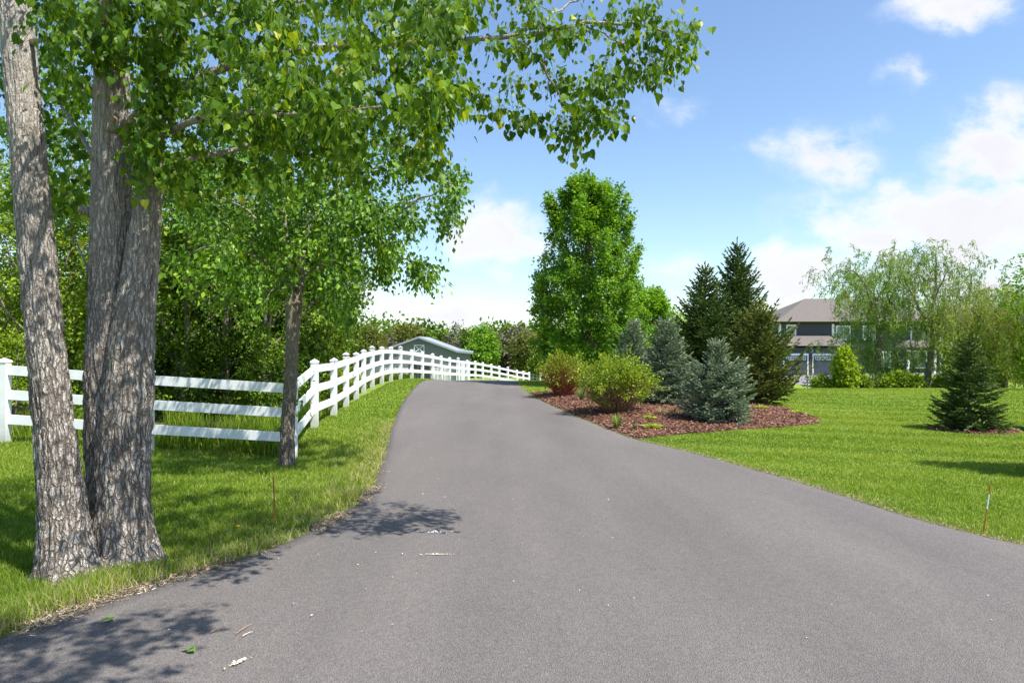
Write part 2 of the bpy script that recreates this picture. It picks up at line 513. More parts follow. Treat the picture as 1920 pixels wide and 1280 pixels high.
def build_ground():
    xs = np.concatenate([-np.geomspace(16, 420, 34)[::-1], np.arange(-15.8, 15.9, 0.2), np.geomspace(16, 420, 34)])
    ys = np.concatenate([np.linspace(-40, -4, 12), np.arange(-3.6, 32, 0.2), np.geomspace(32.2, 520, 60)])
    X, Y = np.meshgrid(xs, ys)
    Z = h(X, Y)
    inside = (X > edge_l(Y) + .12) & (X < edge_r(Y) - .12) & (Y < 75)
    Z = Z - 0.05 * inside
    V = np.stack([X, Y, Z], -1).reshape(-1, 3)
    nx = len(xs); i = np.arange(len(ys) - 1)[:, None] * nx; j = np.arange(nx - 1)[None, :]
    Fq = np.stack([i + j, i + j + 1, i + nx + j + 1, i + nx + j], -1).reshape(-1, 4)
    # rnd carries where the turf is worn to straw and soil: along the drive, under the trees behind the fence
    dl = edge_l(Y) - X
    dry = np.exp(-np.clip(dl, 0, 9) / 0.16) * (dl > -.3) * (Y < 13) * .8
    dr = X - edge_r(Y)
    dry = np.maximum(dry, .6 * np.exp(-np.clip(dr, 0, 9) / 0.10) * (dr > -.3))
    wood = smooth01((Y - 11.2) / 1.5) * smooth01((-4.6 - X) / 1.5) * (Y < 60)
    dry = np.maximum(dry, 0.75 * wood)
    for (tx, ty, tr) in ((-3.05, 4.66, .2), (-2.85, 5.0, .25), (-2.79, 8.6, .1)): dry = np.maximum(dry, .8 * np.exp(-np.clip(np.hypot(X - tx, Y - ty) - tr, 0, 9) / .10))
    m, nt, b = mat('turf')
    g = nt.nodes.new('ShaderNodeNewGeometry'); pos = g.outputs['Position']
    f1 = noise(nt, 0.9, 5, pos, 0.6); f2 = noise(nt, 60, 3, pos, 0.7, (1, .35, 1)); f3 = noise(nt, 9, 4, pos, .6, (1, .4, 1))
    c = ramp(nt, f3, [(0.3, (.14, .225, .02)), (0.5, (.20, .30, .032)), (0.72, (.27, .36, .06))])
    c = mixc(nt, 0.55, c, ramp(nt, f2, [(0.3, (.10, .17, .014)), (0.5, (.19, .28, .03)), (.7, (.29, .36, .08))]))
    c = mixc(nt, ramp(nt, f1, [(0.42, (0, 0, 0)), (0.7, (.5, .5, .5))]), c, (.27, .32, .08))
    # mowing stripes, wobbling
    mp = nt.nodes.new('ShaderNodeMapping'); mp.inputs['Rotation'].default_value = (0, 0, math.radians(-70)); nt.links.new(pos, mp.inputs[0])
    wv = nn(nt, 'ShaderNodeTexWave', Scale=0.42, Distortion=2.2, Detail=2.0); wv.inputs['Detail Scale'].default_value = 0.7
    nt.links.new(mp.outputs[0], wv.inputs['Vector'])
    c = mixc(nt, 0.35, c, ramp(nt, wv.outputs['Fac'], [(0.25, (.15, .25, .022)), (0.75, (.30, .385, .07))]))
    a = nt.nodes.new('ShaderNodeAttribute'); a.attribute_name = 'rnd'
    d = ramp(nt, noise(nt, 70, 4, pos, .7), [(0.3, (.06, .045, .03)), (0.5, (.16, .125, .08)), (0.72, (.34, .28, .19))])
    c = mixc(nt, a.outputs['Fac'], c, d)
    nt.links.new(c, b.inputs['Base Color']); b.inputs['Roughness'].default_value = 0.95; b.inputs['Specular IOR Level'].default_value = .1
    bump(nt, b, f2, 1.0, 0.05)
    o = Acc().add(V, [Fq], dry.ravel()).build('ground', m, smooth=True)
    tag(o, kind='structure')


def strip_sheet(name, m, ys, xl, xr, nx, lift, skirt=True):
    t = np.linspace(0, 1, nx); t = np.concatenate([[0, .003], t[1:-1], [.997, 1]]); nx += 2
    X = xl[:, None] * (1 - t) + xr[:, None] * t
    Y = np.repeat(ys[:, None], nx, 1)
    Z = h(X, Y) + lift
    crown = 0.02 * (1 - (2 * t - 1) ** 2)[None]
    Z = Z + crown
    Z[:, 0] -= lift + .03; Z[:, -1] -= lift + .03
    V = np.stack([X, Y, Z], -1).reshape(-1, 3)
    i = np.arange(len(ys) - 1)[:, None] * nx; j = np.arange(nx - 1)[None, :]
    Fq = np.stack([i + j, i + j + 1, i + nx + j + 1, i + nx + j], -1).reshape(-1, 4)
    o = Acc().add(V, [Fq]).build(name, m, smooth=True)
    return tag(o, kind='structure')


def asphaltmat():
    m, nt, b = mat('asphalt')
    g = nt.nodes.new('ShaderNodeNewGeometry'); pos = g.outputs['Position']
    fine = noise(nt, 190, 3, pos, 0.75)
    agg = nn(nt, 'ShaderNodeTexVoronoi', Scale=150.0); nt.links.new(pos, agg.inputs['Vector'])
    mid = noise(nt, 22, 6, pos, .7); big = noise(nt, 0.55, 5, pos, .6, (1.6, .5, 1))
    tracks = noise(nt, 0.9, 3, pos, .5, (1.5, .12, 1))
    c = ramp(nt, fine, [(0.30, (.080, .071, .066)), (0.5, (.156, .141, .132)), (0.72, (.26, .238, .224))])
    c = mixc(nt, .55, c, ramp(nt, agg.outputs['Color'], [(0.0, (.068, .060, .056)), (0.5, (.156, .141, .132)), (1, (.26, .236, .222))]))
    c = mixc(nt, 1.0, c, ramp(nt, big, [(0.3, (.84, .84, .84)), (0.7, (1.06, 1.05, 1.04))]), 'MULTIPLY')
    c = mixc(nt, 1.0, c, ramp(nt, tracks, [(0.35, (.93, .93, .93)), (0.65, (1.04, 1.04, 1.04))]), 'MULTIPLY')
    c = mixc(nt, 1.0, c, ramp(nt, mid, [(0.3, (.90, .90, .90)), (0.65, (1.07, 1.07, 1.07))]), 'MULTIPLY')
    st = noise(nt, 1.7, 6, pos, .7)
    c = mixc(nt, ramp(nt, st, [(0.66, (0, 0, 0)), (0.74, (.32, .32, .32))]), c, (.085, .08, .08))
    nt.links.new(c, b.inputs['Base Color'])
    b.inputs['Roughness'].default_value = 0.85; b.inputs['Specular IOR Level'].default_value = .3
    bump(nt, b, agg.outputs['Distance'], .9, 0.007)
    return m


_bc = np.array([3.3, 17.2])
_bd = BED[np.argsort(np.arctan2(BED[:, 1] - _bc[1], BED[:, 0] - _bc[0]))]


def bed_lift(x, y):
    """height of the mulch over the ground"""
    Q = np.concatenate([BED + (np.roll(BED, -1, 0) - BED) * t for t in np.linspace(0, 1, 8, endpoint=False)])
    ang = np.arctan2(Q[:, 1] - _bc[1], Q[:, 0] - _bc[0]); o = np.argsort(ang); ang = ang[o]; rad = np.linalg.norm(Q - _bc, axis=1)[o]
    a = np.arctan2(y - _bc[1], x - _bc[0]); s = np.hypot(x - _bc[0], y - _bc[1]) / np.interp(a, ang, rad, period=2 * PI)
    return np.where(s < 1, .012 + .10 * (1 - s ** 3), 0)


def build_sheets():
    ys = np.concatenate([np.arange(-9, 2, .5), np.arange(2, 30, 0.1), np.arange(30, 76, .5)])
    strip_sheet('driveway', asphaltmat(), ys, edge_l(ys), edge_r(ys), 30, 0.012)
    # mulch bed, slightly mounded
    P = BED
    n = len(P); Q = []
    for k in range(n):
        a, b2 = P[k], P[(k + 1) % n]
        for t in np.linspace(0, 1, 8, endpoint=False): Q.append(a * (1 - t) + b2 * t)
    Q = np.array(Q); c = np.array([3.3, 17.2])
    Q = Q + 0.03 * np.stack([fbm(Q[:, 0] * 4, Q[:, 1] * 4, 0, 3) - .47, fbm(Q[:, 0] * 4, Q[:, 1] * 4, 5, 4) - .47], -1)
    rings = np.linspace(0.02, 1, 34); m_ = len(Q)
    V = []
    for s in rings:
        X = c[0] + (Q[:, 0] - c[0]) * s; Y = c[1] + (Q[:, 1] - c[1]) * s
        Z = h(X, Y) + 0.012 + 0.10 * (1 - s ** 3) + .03 * (fbm(X * 5, Y * 5, 2, 8) - .4) * (s < .99)
        if s > .995: Z -= .03
        V.append(np.stack([X, Y, Z], -1))
    V = np.concatenate(V)
    i = np.arange(len(rings) - 1)[:, None] * m_; j = np.arange(m_)[None, :]; j2 = (j + 1) % m_
    Fq = np.stack([i + j, i + m_ + j, i + m_ + j2, i + j2], -1).reshape(-1, 4)
    m, nt, b = mat('mulch')
    f = noise(nt, 34, 6, rough=.7); f2 = noise(nt, 120, 3)
    col_ = ramp(nt, f, [(0.3, (.05, .022, .016)), (0.5, (.15, .066, .046)), (0.7, (.27, .135, .10))])
    nt.links.new(col_, b.inputs['Base Color']); b.inputs['Roughness'].default_value = .95
    bump(nt, b, f2, 1, .03)
    tag(Acc().add(V, [Fq]).build('mulch_bed', m, smooth=True), kind='structure')
    # mulch ring under the lone spruce
    V = []; th = np.linspace(0, 2 * PI, 60, endpoint=False)
    for s in np.linspace(.05, 1, 8):
        X = SPR[0] + .1 + .84 * s * np.cos(th) * (1 + .1 * np.sin(3 * th)); Y = SPR[1] + .62 * s * np.sin(th) - .02
        V.append(np.stack([X, Y, h(X, Y) + .03 * (1 - s ** 2) + .008 - .03 * (s > .99)], -1))
    V = np.concatenate(V); i = np.arange(7)[:, None] * 60; j = np.arange(60)[None, :]; j2 = (j + 1) % 60
    Fq = np.stack([i + j, i + 60 + j, i + 60 + j2, i + j2], -1).reshape(-1, 4)
    tag(Acc().add(V, [Fq]).build('mulch_ring', m, smooth=True), kind='structure')
    # paved apron in front of the far garage
    V = []
    for y in np.linspace(55, 76.2, 20):
        for x in np.linspace(25, 40, 12): V.append([x, y, hz(x, y) + .02])
    V = np.array(V); V[:, 2] = np.maximum(V[:, 2], -2.14)
    i = np.arange(19)[:, None] * 12; j = np.arange(11)[None, :]
    Fq = np.stack([i + j, i + j + 1, i + 12 + j + 1, i + 12 + j], -1).reshape(-1, 4)
    tag(Acc().add(V, [Fq]).build('garage_apron', simple('paving', (.20, .185, .19), .9, .12, 3)), kind='structure')
    # loose chips on the mulch
    rng = np.random.default_rng(5)
    x = rng.uniform(.3, 6.6, 90000); y = 11.2 + 11.5 * rng.random(90000) ** 1.25
    k = in_poly(x, y, BED); x, y = x[k], y[k]
    k2 = 2500; ax = SPR[0] + .1 + .8 * rng.normal(0, .45, k2); ay = SPR[1] - .02 + .58 * rng.normal(0, .45, k2)
    sel = (((ax - SPR[0] - .1) / .84) ** 2 + ((ay - SPR[1]) / .62) ** 2) < 1
    x = np.concatenate([x, ax[sel]]); y = np.concatenate([y, ay[sel]])
    lift = np.where(x > 7, .03, .06)
    z = h(x, y) + np.where(x > 7, .02 + lift * rng.random(len(x)), bed_lift(x, y) + .03 * rng.random(len(x)))
    th = rng.uniform(0, 2 * PI, len(x))
    D = np.stack([np.cos(th), np.sin(th), rng.normal(0, .25, len(x))], -1)
    N = np.stack([rng.normal(0, .4, len(x)), rng.normal(0, .4, len(x)), np.ones(len(x))], -1)
    CH = (np.array([[0, .14, 0], [1, .18, 0.05], [1, -.15, 0.05], [0, -.2, 0]]), [np.array([[0, 3, 2, 1]])])
    a = Acc(); place(a, CH, np.stack([x, y, z], -1), D, N, rng.uniform(.025, .06, len(x)), rng.random(len(x)))
    m, nt, b = mat('mulch_chip')
    at_ = nt.nodes.new('ShaderNodeAttribute'); at_.attribute_name = 'rnd'
    nt.links.new(ramp(nt, at_.outputs['Fac'], [(0, (.045, .019, .011)), (.5, (.170, .070, .037)), (.85, (.29, .14, .085)), (1, (.42, .27, .18))]), b.inputs['Base Color'])
    b.inputs['Roughness'].default_value = .9
    tag(a.build('mulch_chips', m), 'red brown bark chips covering the planting bed', 'mulch', kind='stuff')


build_ground()
build_sheets()

# ------------------------------------------------------------------ grass
TRUNKS = [(-3.0, 4.66, .17), (-2.93, 5.03, .17), (-2.77, 4.95, .13), (-2.79, 8.6, .09)]


def blades(a, x, y, hgt, wid, rng, rnd, lean=.35):
    n = len(x); z = h(x, y) - .01
    th = rng.uniform(0, 2 * PI, n); s = np.stack([np.cos(th), np.sin(th), 0 * th], -1)
    lt = rng.uniform(0, 2 * PI, n); ln = np.abs(rng.normal(0, lean, n)) * hgt
    lv = np.stack([np.cos(lt) * ln, np.sin(lt) * ln, 0 * ln], -1)
    P = np.stack([x, y, z], -1); up = np.stack([0 * x, 0 * x, hgt], -1)
    w = wid[:, None]
    V = np.stack([P - s * w * .5, P + s * w * .5, P + up * .55 + lv * .35 + s * w * .42, P + up * .55 + lv * .35 - s * w * .42, P + up + lv], 1)
    o = (np.arange(n) * 5)[:, None]
    a.add(V.reshape(-1, 3), [np.array([[0, 1, 2, 3]]) + o, np.array([[3, 2, 4]]) + o], np.repeat(rnd, 5))


def build_grass():
    rng = np.random.default_rng(11)
    N = 1500000
    t = rng.random(N)
    y = 2.6 * np.exp(t * math.log(30 / 2.6)); x = (.84 * y + .7) * rng.uniform(-1, 1, N)
    n_ = 230000; y[:n_] = rng.uniform(1.2, 15, n_); x[:n_] = rng.uniform(-15, 15, n_)
    el = edge_l(y); er = edge_r(y)
    slop = np.abs(rng.normal(0, .018, N))
    left = x < el + slop; right = x > er - slop * .6
    k = left | right
    k &= ~in_poly(x, y, BED)
    k &= ~((((x - SPR[0] - .1) / .82) ** 2 + ((y - SPR[1]) / .6) ** 2) < 1)
    k &= ~((y > 11.6 + .8 * fbm(x, y, 0, 2)) & (x < -3.9 - .03 * (y - 11)))
    for (tx, ty, tr) in TRUNKS: k &= ((x - tx) ** 2 + (y - ty) ** 2) > tr ** 2
    # thin, worn strip along the drive
    dl = el - x
    worn = np.exp(-np.clip(dl, 0, 9) / .12) * (y < 7.5) * left
    patch = fbm(x * 3, y * 3, 0, 77, 3)
    k &= rng.random(N) > worn * (0.3 + 1.5 * patch)
    x, y, left, dl = x[k], y[k], left[k], dl[k]
    n = len(x)
    clump = fbm(x * 1.6, y * 1.6, 0, 21, 4); fine = fbm(x * 9, y * 9, 0, 22, 2)
    hgt = np.where(left, .028 + .062 * clump * (1 + (dl < .8) * (y < 10) * 1.1), .020 + .032 * clump) * rng.uniform(.6, 1.35, n)
    hgt *= np.where(left & (y > 12), .75, 1)
    wid = np.maximum(.003, np.where(left, .0010, .0008) * y) * rng.uniform(.7, 1.3, n)
    big_ = fbm(x * .45, y * .45, 4, 61, 3); rn = -.10 + .42 * clump + .30 * fine + .54 * big_ + rng.normal(0, .16, n) + np.where(left, -.05, .02)
    dr = x - edge_r(y)
    st_ = np.sin((x * .33 + y * .94) * 2 * PI / 1.15 + 1.5 * fbm(x * .3, y * .3, 2, 88, 2)) * (~left)
    rn = rn + .13 * st_ * smooth01((y - 6) / 4)
    dry = rng.random(n) < np.where(left, .05 + .45 * np.exp(-np.clip(dl, 0, 9) / .3) * (y < 14), .04 + .4 * np.exp(-np.clip(dr, 0, 9) / .12))
    rn = np.clip(rn, .0, .8); rn = np.where(dry, rng.uniform(.86, 1, n), rn)
    m = leafmat('grass_blade', [(0, (.075, .150, .012)), (.35, (.155, .262, .020)), (.6, (.245, .355, .036)), (.8, (.36, .42, .075)), (.9, (.50, .44, .20)), (1, (.55, .47, .28))],
                .40, .6, (1.35, 1.22, .7), .2)
    a = Acc(); blades(a, x, y, hgt, wid, rng, rn, .55)
    tag(a.build('grass', m), 'green lawn and verge grass on both sides of the drive', 'grass', kind='stuff')
    # tall grass behind the fence
    n = 34000
    x = rng.uniform(-9.5, -3.3, n); y = rng.uniform(10.5, 15.5, n)
    k = (x < -3.48 - .14 * (y - 10.35)) & (fbm(x * .8, y * .8, 4, 9, 3) > .40 - .25 * smooth01((x + 5) / 1.4))
    x, y = x[k], y[k]; n = len(x)
    a = Acc(); blades(a, x, y, rng.uniform(.15, .5, n), rng.uniform(.010, .018, n), rng, np.clip(rng.normal(.45, .18, n), 0, .8), .35)
    # along the fence line past the first bend
    n = 9000; y2 = rng.uniform(13, 32, n); x2 = np.interp(y2, [12.7, 16.5, 21.6, 33], [-3.7, -4.05, -4.5, -4.4]) - np.abs(rng.normal(0, .7, n)) - .1
    blades(a, x2, y2, rng.uniform(.10, .34, n), rng.uniform(.014, .024, n), rng, np.clip(rng.normal(.5, .2, n), 0, .85), .4)
    tag(a.build('tall_grass', m), 'tall unmown grass growing behind the white fence', 'tall grass', kind='stuff')
    # straw, seed fluff and bark crumbs along the left edge of the drive
    n = 46000; y = rng.uniform(2.6, 9, n); x = edge_l(y) - np.abs(rng.normal(0, .26, n)) + .06 + .05 * rng.normal(0, 1, n)
    k = fbm(x * 2.5, y * 2.5, 7, 13, 3) > .28 + .05 * (y - 4); x, y = x[k], y[k]
    n2 = 4200; y2 = 3.5 + 10 * rng.random(n2) ** 1.5; x2 = edge_r(y2) + np.abs(rng.normal(0, .07, n2)) - .03
    x = np.concatenate([x, x2]); y = np.concatenate([y, y2]); n = len(x)
    th = rng.uniform(0, PI, n); D = np.stack([np.cos(th), np.sin(th), rng.normal(0, .22, n)], -1)
    a = Acc()
    ST = (np.array([[0, .1, 0], [1, .06, 0.02], [1, -.06, 0.02], [0, -.1, 0]]), [np.array([[0, 3, 2, 1]])])
    Nn = np.stack([rng.normal(0, .4, n), rng.normal(0, .4, n), np.ones(n)], -1)
    place(a, ST, np.stack([x, y, h(x, y) + .012 + .012 * rng.random(n)], -1), D, Nn, rng.uniform(.008, .034, n), rng.random(n))
    m2, nt, b = mat('straw')
    at_ = nt.nodes.new('ShaderNodeAttribute'); at_.attribute_name = 'rnd'
    nt.links.new(ramp(nt, at_.outputs['Fac'], [(0, (.07, .05, .03)), (.5, (.20, .15, .09)), (.88, (.36, .29, .20)), (1, (.58, .52, .44))]), b.inputs['Base Color'])
    b.inputs['Roughness'].default_value = .9
    tag(a.build('straw_litter', m2), 'dry straw and plant litter along the edges of the asphalt', 'litter', kind='stuff')


build_grass()

# ------------------------------------------------------------------ white fence
M_FENCE = simple('white_vinyl', (.80, .81, .82), .40, .07, 5)
def postmat():
    m, nt, b = mat('weathered_post')
    tc = nt.nodes.new('ShaderNodeTexCoord'); sp = nt.nodes.new('ShaderNodeSeparateXYZ'); nt.links.new(tc.outputs['Object'], sp.inputs[0])
    f = noise(nt, 7, 5)
    ad = nn(nt, 'ShaderNodeMath', operation='MULTIPLY_ADD'); nt.links.new(f, ad.inputs[0]); ad.inputs[1].default_value = -.5; nt.links.new(sp.outputs[2], ad.inputs[2])
    mr = nn(nt, 'ShaderNodeMapRange'); mr.inputs['From Min'].default_value = .12; mr.inputs['From Max'].default_value = -.22; mr.inputs['To Max'].default_value = .6; nt.links.new(ad.outputs[0], mr.inputs['Value'])
    c = mixc(nt, mr.outputs[0], ramp(nt, noise(nt, 4, 5), [(.3, (.72, .73, .735)), (.7, (.82, .83, .84))]), (.30, .30, .20))
    nt.links.new(c, b.inputs['Base Color']); b.inputs['Roughness'].default_value = .42
    return m


M_POST = postmat()
M_SOLAR = simple('dark_cap', (.10, .10, .11), .3, .2, 9)
FH = 1.22


def fence(name, label, posts, solar=(), group=None, h_=FH, rails=(1.09, .72, .35)):
    root = thing(name, label, 'fence', (posts[0][0], posts[0][1], posts[0][2]), group)
    o0 = np.array(posts[0][:3])
    P = [np.array(p[:3]) - o0 for p in posts]
    for k, p in enumerate(P):
        q = P[min(k + 1, len(P) - 1)] - P[max(k - 1, 0)]; ang = math.atan2(q[1], q[0])
        a = Acc(); box(a, -.0635, .0635, -.0635, .0635, -.25, h_ - .02)
        po = a.build('post', M_POST, root, loc=p); po.rotation_euler.z = ang
        c = Acc(); s = .073
        box(c, -s, s, -s, s, h_ - .02, h_ + .008)
        tall = k in solar
        if tall:
            box(c, -.055, .055, -.055, .055, h_ + .008, h_ + .05); z1 = h_ + .05; box(c, -s, s, -s, s, z1, z1 + .02); z1 += .02
        else: z1 = h_ + .008
        c.add([[-s, -s, z1], [s, -s, z1], [s, s, z1], [-s, s, z1], [0, 0, z1 + .045]], [[[0, 1, 4], [1, 2, 4], [2, 3, 4], [3, 0, 4]], [[3, 2, 1, 0]]])
        c.build('cap', M_FENCE, po)
        if tall:
            c = Acc()
            for sx, sy in ((0, -1), (0, 1), (1, 0), (-1, 0)):
                if sx == 0: box(c, -.04, .04, sy * .0585 - .0035, sy * .0585 + .0035, h_ + .016, h_ + .044)
                else: box(c, sx * .0585 - .0035, sx * .0585 + .0035, -.04, .04, h_ + .016, h_ + .044)
            c.build('lamp_band', M_SOLAR, po)
    for k in range(len(P) - 1):
        for rz in rails:
            a = Acc(); bar(a, P[k] + (0, 0, rz), P[k + 1] + (0, 0, rz), .04, .14)
            a.build('rail', M_FENCE, root)
    return root


def px_post(px, d, ytop):
    p = at(px, ytop, d)
    return (p[0], p[1], p[2] - FH)


FP = [(-300, 10.3, 664), (8, 10.3, 677), (278, 10.3, 696), (547, 10.35, 712), (590, 12.7, 678), (626, 14.7, 675), (649, 16.5, 669), (668, 18.2, 663.5), (682, 19.9, 658), (698, 21.6, 655),
      (716, 23.4, 652), (733, 25.2, 652), (751, 27.2, 654), (772, 29.3, 657), (792, 31.4, 661), (811, 33.4, 664), (827, 35.5, 668), (843, 37.6, 671), (859, 39.6, 673.5),
      (876, 41.6, 676), (891, 43.5, 677.5), (905, 45.4, 680), (921, 47.3, 683), (936, 49, 686.5), (952, 50.6, 690), (969, 52.2, 694), (981, 53.6, 696), (992, 55, 698)]
MAIN = [px_post(*p) for p in FP]
fence('white_fence', 'white three rail fence bending round the tree and running along the left of the drive', MAIN, solar=(6, 9, 12, 18, 24))
fence('white_fence', 'short white fence right of the metal gate, sloping down behind the red twig shrub',
      [px_post(1013, 56.5, 699), px_post(1036, 57, 709), px_post(1062, 57.5, 719), px_post(1090, 58, 727)])
fence('white_fence', 'distant two rail white fence glimpsed between the near posts left of the barn',
      [(at(x, 703, 62)[0], 62 + .05 * i, -2.55) for i, x in enumerate((600, 622, 648, 674, 700, 726))], rails=(1.0, .55))


def build_gate():
    a0 = np.array(px_post(993.5, 55.1, 699)); a1 = np.array(px_post(1012, 56.4, 701))
    root = thing('metal_gate', 'grey tube gate between the ends of two white fences beyond the crest', 'gate', a0)
    mt = simple('galvanised_tube', (.22, .23, .24), .4, .15, 8, .6)
    d = a1 - a0
    for nm, zs in (('gate_frame', (.15, 1.12)), ('cross_bar', (.4, .62, .86))):
        for z in zs:
            a = Acc(); tube(a, [np.array([0, 0, z]), d + (0, 0, z)], .022, 8)
            a.build('bar', mt, root)
    for t in (.03, .35, .66, .97):
        a = Acc(); tube(a, [d * t + (0, 0, .15), d * t + (0, 0, 1.12)], .02, 8); a.build('upright', mt, root)


build_gate()


# ------------------------------------------------------------------ barn
def build_barn():
    D = 70.0; s = F / D
    cx = (785 - 960) / s
    zap = EYE + (640 - 630.5) / s
    zk = EYE - (657 - 640) / s; hk = (857 - 785) / s
    ze = EYE - (660 - 640) / s; he = (887 - 785) / s
    z0 = -2.75
    L = 16.0
    root = thing('barn', 'grey metal sided barn with pale roof beyond the crest of the drive', 'barn', (cx, D, z0))
    root.rotation_euler.z = math.radians(3.0)
    m, nt, b = mat('barn_siding')
    wv = nn(nt, 'ShaderNodeTexWave', Scale=3.4, Distortion=0.0); wv.wave_profile = 'SIN'
    tc = nt.nodes.new('ShaderNodeTexCoord'); mp = nt.nodes.new('ShaderNodeMapping'); mp.inputs['Scale'].default_value = (1, 1, 0)
    nt.links.new(tc.outputs['Object'], mp.inputs[0]); nt.links.new(mp.outputs[0], wv.inputs['Vector'])
    nt.links.new(ramp(nt, wv.outputs['Fac'], [(0.05, (.10, .112, .125)), (.3, (.155, .170, .188)), (1, (.165, .18, .198))]), b.inputs['Base Color'])
    b.inputs['Roughness'].default_value = .5; bump(nt, b, wv.outputs['Fac'], .6, .03)
    mr, nt, b = mat('barn_roof')
    wv = nn(nt, 'ShaderNodeTexWave', Scale=2.6, Distortion=0.0); wv.bands_direction = 'Y'
    tc = nt.nodes.new('ShaderNodeTexCoord'); nt.links.new(tc.outputs['Object'], wv.inputs['Vector'])
    nt.links.new(ramp(nt, wv.outputs['Fac'], [(0.0, (.22, .24, .27)), (.3, (.32, .34, .38))]), b.inputs['Base Color'])
    b.inputs['Roughness'].default_value = .4
    mt = simple('barn_trim', (.25, .28, .325), .5, .05)
    mw = simple('barn_white', (.74, .75, .76), .5, .05)
    md = simple('barn_dark', (.02, .02, .022), .8, .2)
    k = .16  # roof thickness
    Z = lambda z: z - z0
    # walls: gable front, sides, back as one shell
    a = Acc(); wx = he - .35; zw = Z(ze) - .05 - .02
    prof = [(-wx, 0), (wx, 0), (wx, zw), (hk, Z(zk) - k), (0, Z(zap) - k), (-hk, Z(zk) - k), (-wx, zw)]
    V = [[x, 0, z] for x, z in prof] + [[x, L, z] for x, z in prof]
    n = len(prof)
    a.add(V, [[list(range(n)), list(range(2 * n - 1, n - 1, -1))]])
    a.add(V, [[[i, n + i, n + (i + 1) % n, (i + 1) % n] for i in range(n) if i in (1, 6)]])
    a.build('wall', m, root)
    # roof: four slopes, with thickness
    a = Acc(); pr = [(-he, Z(ze)), (-hk, Z(zk)), (0, Z(zap)), (hk, Z(zk)), (he, Z(ze))]
    y0, y1 = -.35, L + .35
    V = []
    for (x, z) in pr: V += [[x, y0, z], [x, y1, z], [x, y0, z - k], [x, y1, z - k]]
    Fq = []
    for i in range(4):
        o = i * 4; q = o + 4
        Fq += [[o, q, q + 1, o + 1], [o + 2, o + 3, q + 3, q + 2], [o, o + 2, q + 2, q], [o + 1, q + 1, q + 3, o + 3]]
    Fq += [[0, 1, 3, 2], [16, 18, 19, 17]]
    a.add(V, [Fq]); a.build('roof', mr, root)
    # fascia boards on the rakes
    for i in range(4):
        a = Acc(); p = np.array([pr[i][0], y0 - .03, pr[i][1] - .10]); q = np.array([pr[i + 1][0], y0 - .03, pr[i + 1][1] - .10])
        bar(a, p, q, .05, .2); a.build('fascia', mt, root)
    # loft door with crossed boards
    a = Acc(); lx = 790.0; x0 = (777 - 785) / s; x1 = (795 - 785) / s; za = Z(EYE - (661 - 640) / s); zb = Z(EYE - (647 - 640) / s)
    box(a, x0, x1, -.05, -.004, za, zb); ld = a.build('loft_door', m, root)
    a = Acc(); w = .07
    for (p, q) in (((x0, za), (x1, za)), ((x0, zb), (x1, zb)), ((x0, za), (x0, zb)), ((x1, za), (x1, zb)), ((x0, za), (x1, zb)), ((x0, zb), (x1, za))):
        p3 = np.array([p[0], -.075, p[1]]); q3 = np.array([q[0], -.075, q[1]])
        bar(a, p3, q3, w, .05, up=(0, 1, 0))
    a.build('cross_trim', mw, ld)
    # stall openings with barred lower gates, and a pale sliding door at the right
    zt = Z(EYE - (682 - 640) / s); zm = Z(EYE - (691 - 640) / s)
    for (xa, xb, dark) in ((716, 731, 0), (736, 748, 0), (753, 766, 0), (767, 783, 1), (785, 806, 1), (811, 824, 0), (829, 842, 0)):
        xa = (xa - 785) / s; xb = (xb - 785) / s
        a = Acc(); box(a, xa, xb, -.03, .0 - .004, .1, zt if dark else zm + .15); sd = a.build('stall_door', md, root)
        if not dark:
            a = Acc(); nb = 5
            for i in range(nb):
                xx = xa + (xb - xa) * (i + .5) / nb; box(a, xx - .045, xx + .045, -.07, -.033, .12, zm + .12)
            a.build('bar', mw, sd)
    a = Acc(); box(a, (855 - 785) / s, (881 - 785) / s, -.06, -.004, .1, Z(EYE - (676 - 640) / s)); sd = a.build('sliding_door', mw, root)
    a = Acc()
    for xx in (864, 872.5):
        box(a, (xx - 785) / s - .04, (xx - 785) / s + .04, -.075, -.062, .2, Z(EYE - (678 - 640) / s))
    a.build('door_batten', mt, sd)


build_barn()


